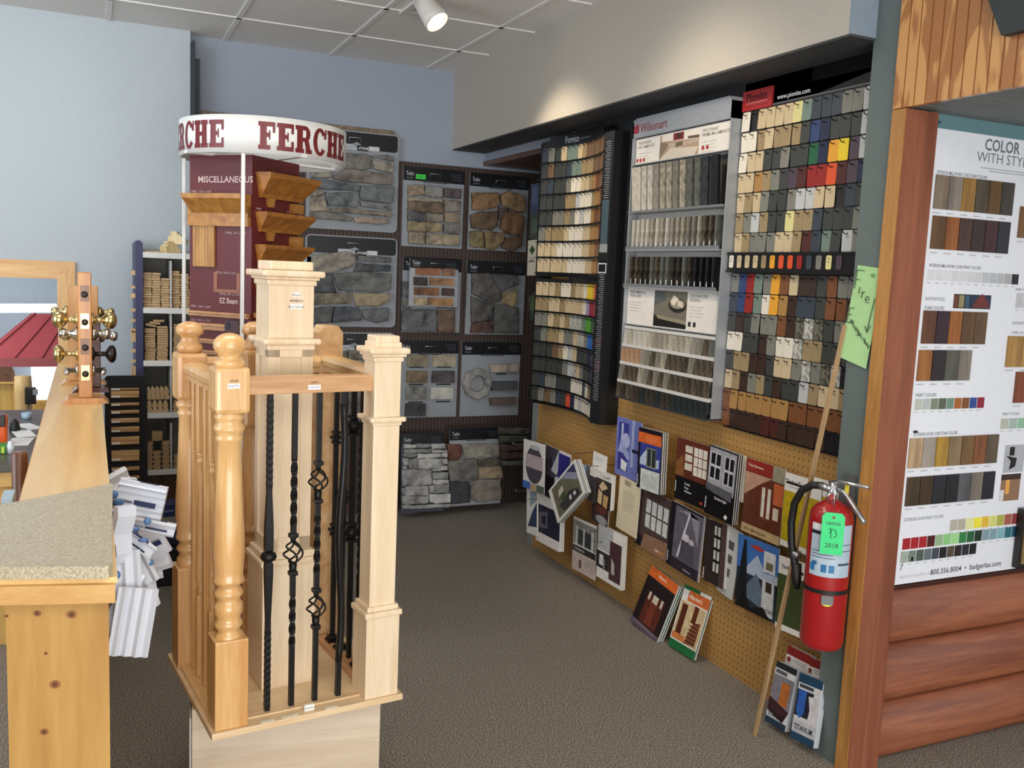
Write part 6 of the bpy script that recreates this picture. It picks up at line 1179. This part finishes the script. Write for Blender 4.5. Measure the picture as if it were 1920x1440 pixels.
# ------------------------------------------------------------------ office seen through the opening
def OFF(y): return frame((0, y, 0), (1, 0, 0), (0, 0, 1))
b = MB(); b.box((-3, 7.6, 0), (.45, 7.7, 2.84), mat('98a3ae', .8)); struct(b.build('wall_office'))
b = MB(); b.box((-3, 5.72, 2.3), (.45, 7.6, 2.36), mat('5c6670', .8)); struct(b.build('trim_7', label='office ceiling')); b = MB(); b.box((.45, 5.72, 0), (.5, 7.7, 2.84), BLUE); struct(b.build('wall_office_side'))
M_ = OFF(7.1); b = MB(); x0, z0 = PX(M_, -90, 578); x1, z1 = PX(M_, 106, 578); b.tube([(x0, 7.1, z0), (x1, 7.1, z1+.001)], .029, mat('ffffff', .4, emit=7), 16); o = b.build('light_tube'); tag(o, 'glowing white fluorescent tube above the red awning', 'light')
# red metal awning
aw = thing('red_awning', 'small red standing seam metal awning inside the office', 'awning', T((0, 0, 0))); AR = mat('9c4448', .4, 0, .03, 10)
e0, ez0 = PX(OFF(6.25), -45, 655); e1, ez1 = PX(OFF(6.25), 118, 672); r0, rz0 = PX(OFF(6.75), 58, 588); r1, rz1 = PX(OFF(6.75), 160, 586)
ez = ez1; b = MB(); b.add([(e0, 6.25, ez), (e1+.2, 6.25, ez), (r1+.1, 6.75, rz0), (r0, 6.75, rz0), (e0, 6.27, ez-.012), (e1+.2, 6.27, ez-.012), (r1+.1, 6.77, rz0-.012), (r0, 6.77, rz0-.012)], [(0, 1, 2, 3), (4, 7, 6, 5), (0, 3, 7, 4), (0, 4, 5, 1), (1, 5, 6, 2), (2, 6, 7, 3)], AR); b.build('roof_sheet', aw)
for f in (.06, .30, .52, .74, .96):
    b = MB(); xa = e0+(e1+.2-e0)*f; xb = r0+(r1+.1-r0)*f; b.tube([(xa, 6.249, ez+.004), (xb, 6.75, rz0+.004)], .006, AR, 4, smooth=False); b.build('seam', aw)
b = MB(); b.box((e0, 6.235, ez-.05), (e1+.2, 6.25, ez+.002), AR); b.build('fascia', aw)
# log post, bright window, wainscot
x0, _ = PX(OFF(6.6), 27, 760); x1, _ = PX(OFF(6.6), 61, 760); b = MB(); cx_ = (x0+x1)/2; rr_ = (x1-x0)/2; b.lathe([(z*.1, rr_*(1+.06*math.sin(z*2.1))) for z in range(0, 9)], (cx_, 6.6, 0), wood('dfc084', 'c09a5a', 'z', .6, 3, 1, '6a4420'), 18); o = b.build('log_post'); tag(o, 'peeled pale log post carrying the red awning', 'post')
M_ = OFF(7.47); x0, z1 = PX(M_, 58, 676); x1, z0 = PX(M_, 150, 748); b = MB(); b.box((x0, z0, 0), (x1+.3, z1+.1, .02), mat('f4f6fa', .4, emit=1.6), M=M_); o = b.build('window_glow'); tag(o, 'bright white office window panel with its daylight put in as glow', 'board')  # emission stands in for daylight at the office window
b = MB()
for i in range(14): b.box((-1.6+i*.11, 7.50, 0), (-1.6+i*.11+.107, 7.56, PX(OFF(7.5), 60, 748)[1] if i > 10 else .60), wood('e3c070', 'c99a4a', 'z', .5, 2, 1, '6a4420'))
o = b.build('wainscot'); tag(o, 'knotty pine wainscot at the back of the office', 'panelling')
b = MB(); x0, z0 = PX(OFF(6.9), -60, 865); x1, z1 = PX(OFF(6.9), 30, 718); b.box((x0, 6.9, .0), (x1, 6.96, z1), wood('e3c070', 'c99a4a', 'z', .5, 2, 1, '6a4420')); b.box((x0, 6.86, z1), (x1, 6.98, z1+.012), wood('e3c070', 'c99a4a', 'x', .5)); o = b.build('pine_half_wall'); tag(o, 'low knotty pine half wall left of the log post', 'partition')
# carved wooden animal: generic
rc = thing('wooden_animal_cutout', 'brown carved wooden animal with white eye patches on the half wall', 'figurine', T((PX(OFF(6.9), 11, 717)[0], 6.9, z1+.013)))
FX = Matrix(((1, 0, 0, 0), (0, 0, -1, 0), (0, 1, 0, 0), (0, 0, 0, 1))); BRN = wood('7a5138', '5a3826', 'z', .6)
b = MB(); b.prism([(-.052, 0), (.05, 0), (.056, .03), (.052, .07), (.04, .095), (.038, .13), (.042, .155), (.03, .152), (.02, .148), (-.02, .148), (-.03, .152), (-.042, .155), (-.038, .13), (-.04, .095), (-.054, .07), (-.057, .03)], 0, .03, BRN, M=FX); b.build('body', rc)
b = MB()
for s_ in (-1, 1): b.prism([(s_*.020+.017*math.cos(i*PI/6), .118+.011*math.sin(i*PI/6)) for i in range(12)], .03, .033, WHITE, M=FX)
b.build('eye_patches', rc); b = MB()
for x_, z_, r_ in ((-.009, .118, .004), (.009, .118, .004), (0, .098, .006), (0, .05, .004)): b.prism([(x_+r_*math.cos(i*PI/4), z_+r_*math.sin(i*PI/4)) for i in range(8)], .033, .035, INK, M=FX)
b.build('eyes_and_nose', rc)
# wall phone on the post
x0, z1 = PX(OFF(6.5), 46, 727); x1, z0 = PX(OFF(6.5), 68, 758); ph = thing('wall_phone', 'black wall phone with a hanging cord on the log post', 'phone', T((x0, 6.5, z0)))
b = MB(); b.box((0, 0, 0), (x1-x0, .05, z1-z0), mat('1b1e22', .3), bev=.006); b.build('phone_body', ph); b = MB(); b.box((.045, -.002, .06), (.075, .0, .095), mat('9aa3ac', .3)); b.build('screen', ph)
b = MB(); b.tube([(.02, .02, 0), (.015, .02, -.06), (.02, .02, -.10), (.03, .02, -.13), (.022, .02, -.15), (.018, .02, -.10)], .003, mat('1b1e22', .4), 6); b.build('cord', ph)
# desk and things on it
dk = thing('office_desk', 'pine desk with a dark grey top behind the counter', 'desk', T((0, 0, 0)))
b = MB(); b.box((-1.2, 4.05, .72), (-.21, 5.5, .75), mat('4c4a46', .35), bev=.004); b.build('desk_top', dk); b = MB(); b.box((-1.2, 4.10, .0), (-.235, 5.45, .72), wood('d9b468', 'bd9048', 'z', .5, 2, 1, '6a4420')); b.build('desk_front', dk); b = MB(); b.box((-1.2, 4.07, .66), (-.225, 4.10, .72), wood('dcb870', 'c49a54', 'x', .5)); b.build('desk_apron', dk)
def ondesk(px, py, y): return PX(OFF(y), px, py)[0]
for (px, y, lb_, w_, r_) in ((45, 4.75, 'white paper sheet on the desk nearest the counter', .08, .2), (38, 4.55, 'second white paper sheet on the desk', .09, -.1), (55, 4.95, 'white paper sheet farthest along the desk', .07, .4)):
    b = MB(); b.box((-w_/2, -.09, .0), (w_/2, .09, .002), mat('e9eaea', .6)); o = b.build('paper_sheet', None); o.matrix_world = T((ondesk(px, 830, y), y, .7502)) @ RZ(r_); tag(o, lb_, 'paper')
b = MB(); x_ = ondesk(3, 800, 4.5); b.box((-.04, -.04, 0), (.022, .05, .13), mat('e05a1e', .4), bev=.01); b.box((-.04, -.045, .085), (.018, .0, .135), mat('2a2626', .4), bev=.004); o = b.build('orange_tape_dispenser', None); o.matrix_world = T((x_, 4.5, .7502)); tag(o, 'bright orange and black desk gadget at the left edge', 'desk gadget')
b = MB(); b.box((-.045, -.05, 0), (.022, .03, .035), mat('3f8c3a', .5), bev=.004)
for i in range(4): b.box((-.04+i*.015, -.052, .004), (-.03+i*.015, -.049, .03), mat('c9d84a', .5))
o = b.build('green_tray', None); o.matrix_world = T((ondesk(2, 835, 4.33), 4.33, .7502)); tag(o, 'small green and yellow tray on the desk', 'tray')
b = MB(); b.lathe([(0, .016), (.03, .016), (.036, .01), (.046, .009), (.05, .004), (.05, 0)], (0, 0, 0), mat('d9e4ea', .2), 16); o = b.build('white_bottle', None); o.matrix_world = T((ondesk(19, 830, 4.3), 4.3, .7502)); tag(o, 'short white bottle beside the green tray', 'bottle')
b = MB(); b.lathe([(0, .022), (.01, .024), (.04, .018), (.055, .006), (.056, 0)], (0, 0, 0), mat('1b1b1e', .5), 16); o = b.build('black_pouch', None); o.matrix_world = T((ondesk(28, 815, 4.85), 4.85, .7502)) @ Matrix.Scale(1.6, 4, (0, 1, 0)); tag(o, 'black pouch lying on the desk behind the bottle', 'pouch')
b = MB(); b.lathe([(0, .02), (.004, .022), (.03, .024), (.03, .022), (.004, .0)], (0, 0, 0), mat('a9c4d8', .1), 16); o = b.build('glass_dish', None); o.matrix_world = T((ondesk(50, 795, 5.2), 5.2, .7502)); tag(o, 'small clear glass dish at the far end of the desk', 'dish')
x_, z_ = PX(OFF(2.95), 40, 850); b = MB(); b.lathe([(0, .0), (0, .021), (z_, .0215), (z_+.004, .019), (z_+.005, 0)], (x_-.005, 2.95, 0), wood('7a4a2c', '5a341c', 'z', .35), 20); o = b.build('stool_post'); tag(o, 'round brown wooden chair post just left of the counter ledge', 'chair post')
b = MB(); x_, z_ = PX(OFF(2.5), 22, 930); b.box((x_-.02, 2.46, z_-.0715), (x_+.004, 2.54, z_-.01), mat('8a1c24', .4), bev=.004); b.box((x_-.02, 2.455, z_-.01), (x_+.006, 2.545, z_+.006), mat('9ab0c0', .3), bev=.003); MB().box((-.30, 2.40, z_-.085), (-.132, 2.62, z_-.072), KE).build('inner_shelf', ct); o = b.build('red_bin'); tag(o, 'narrow red bin with a pale lid beside the counter slab', 'bin')
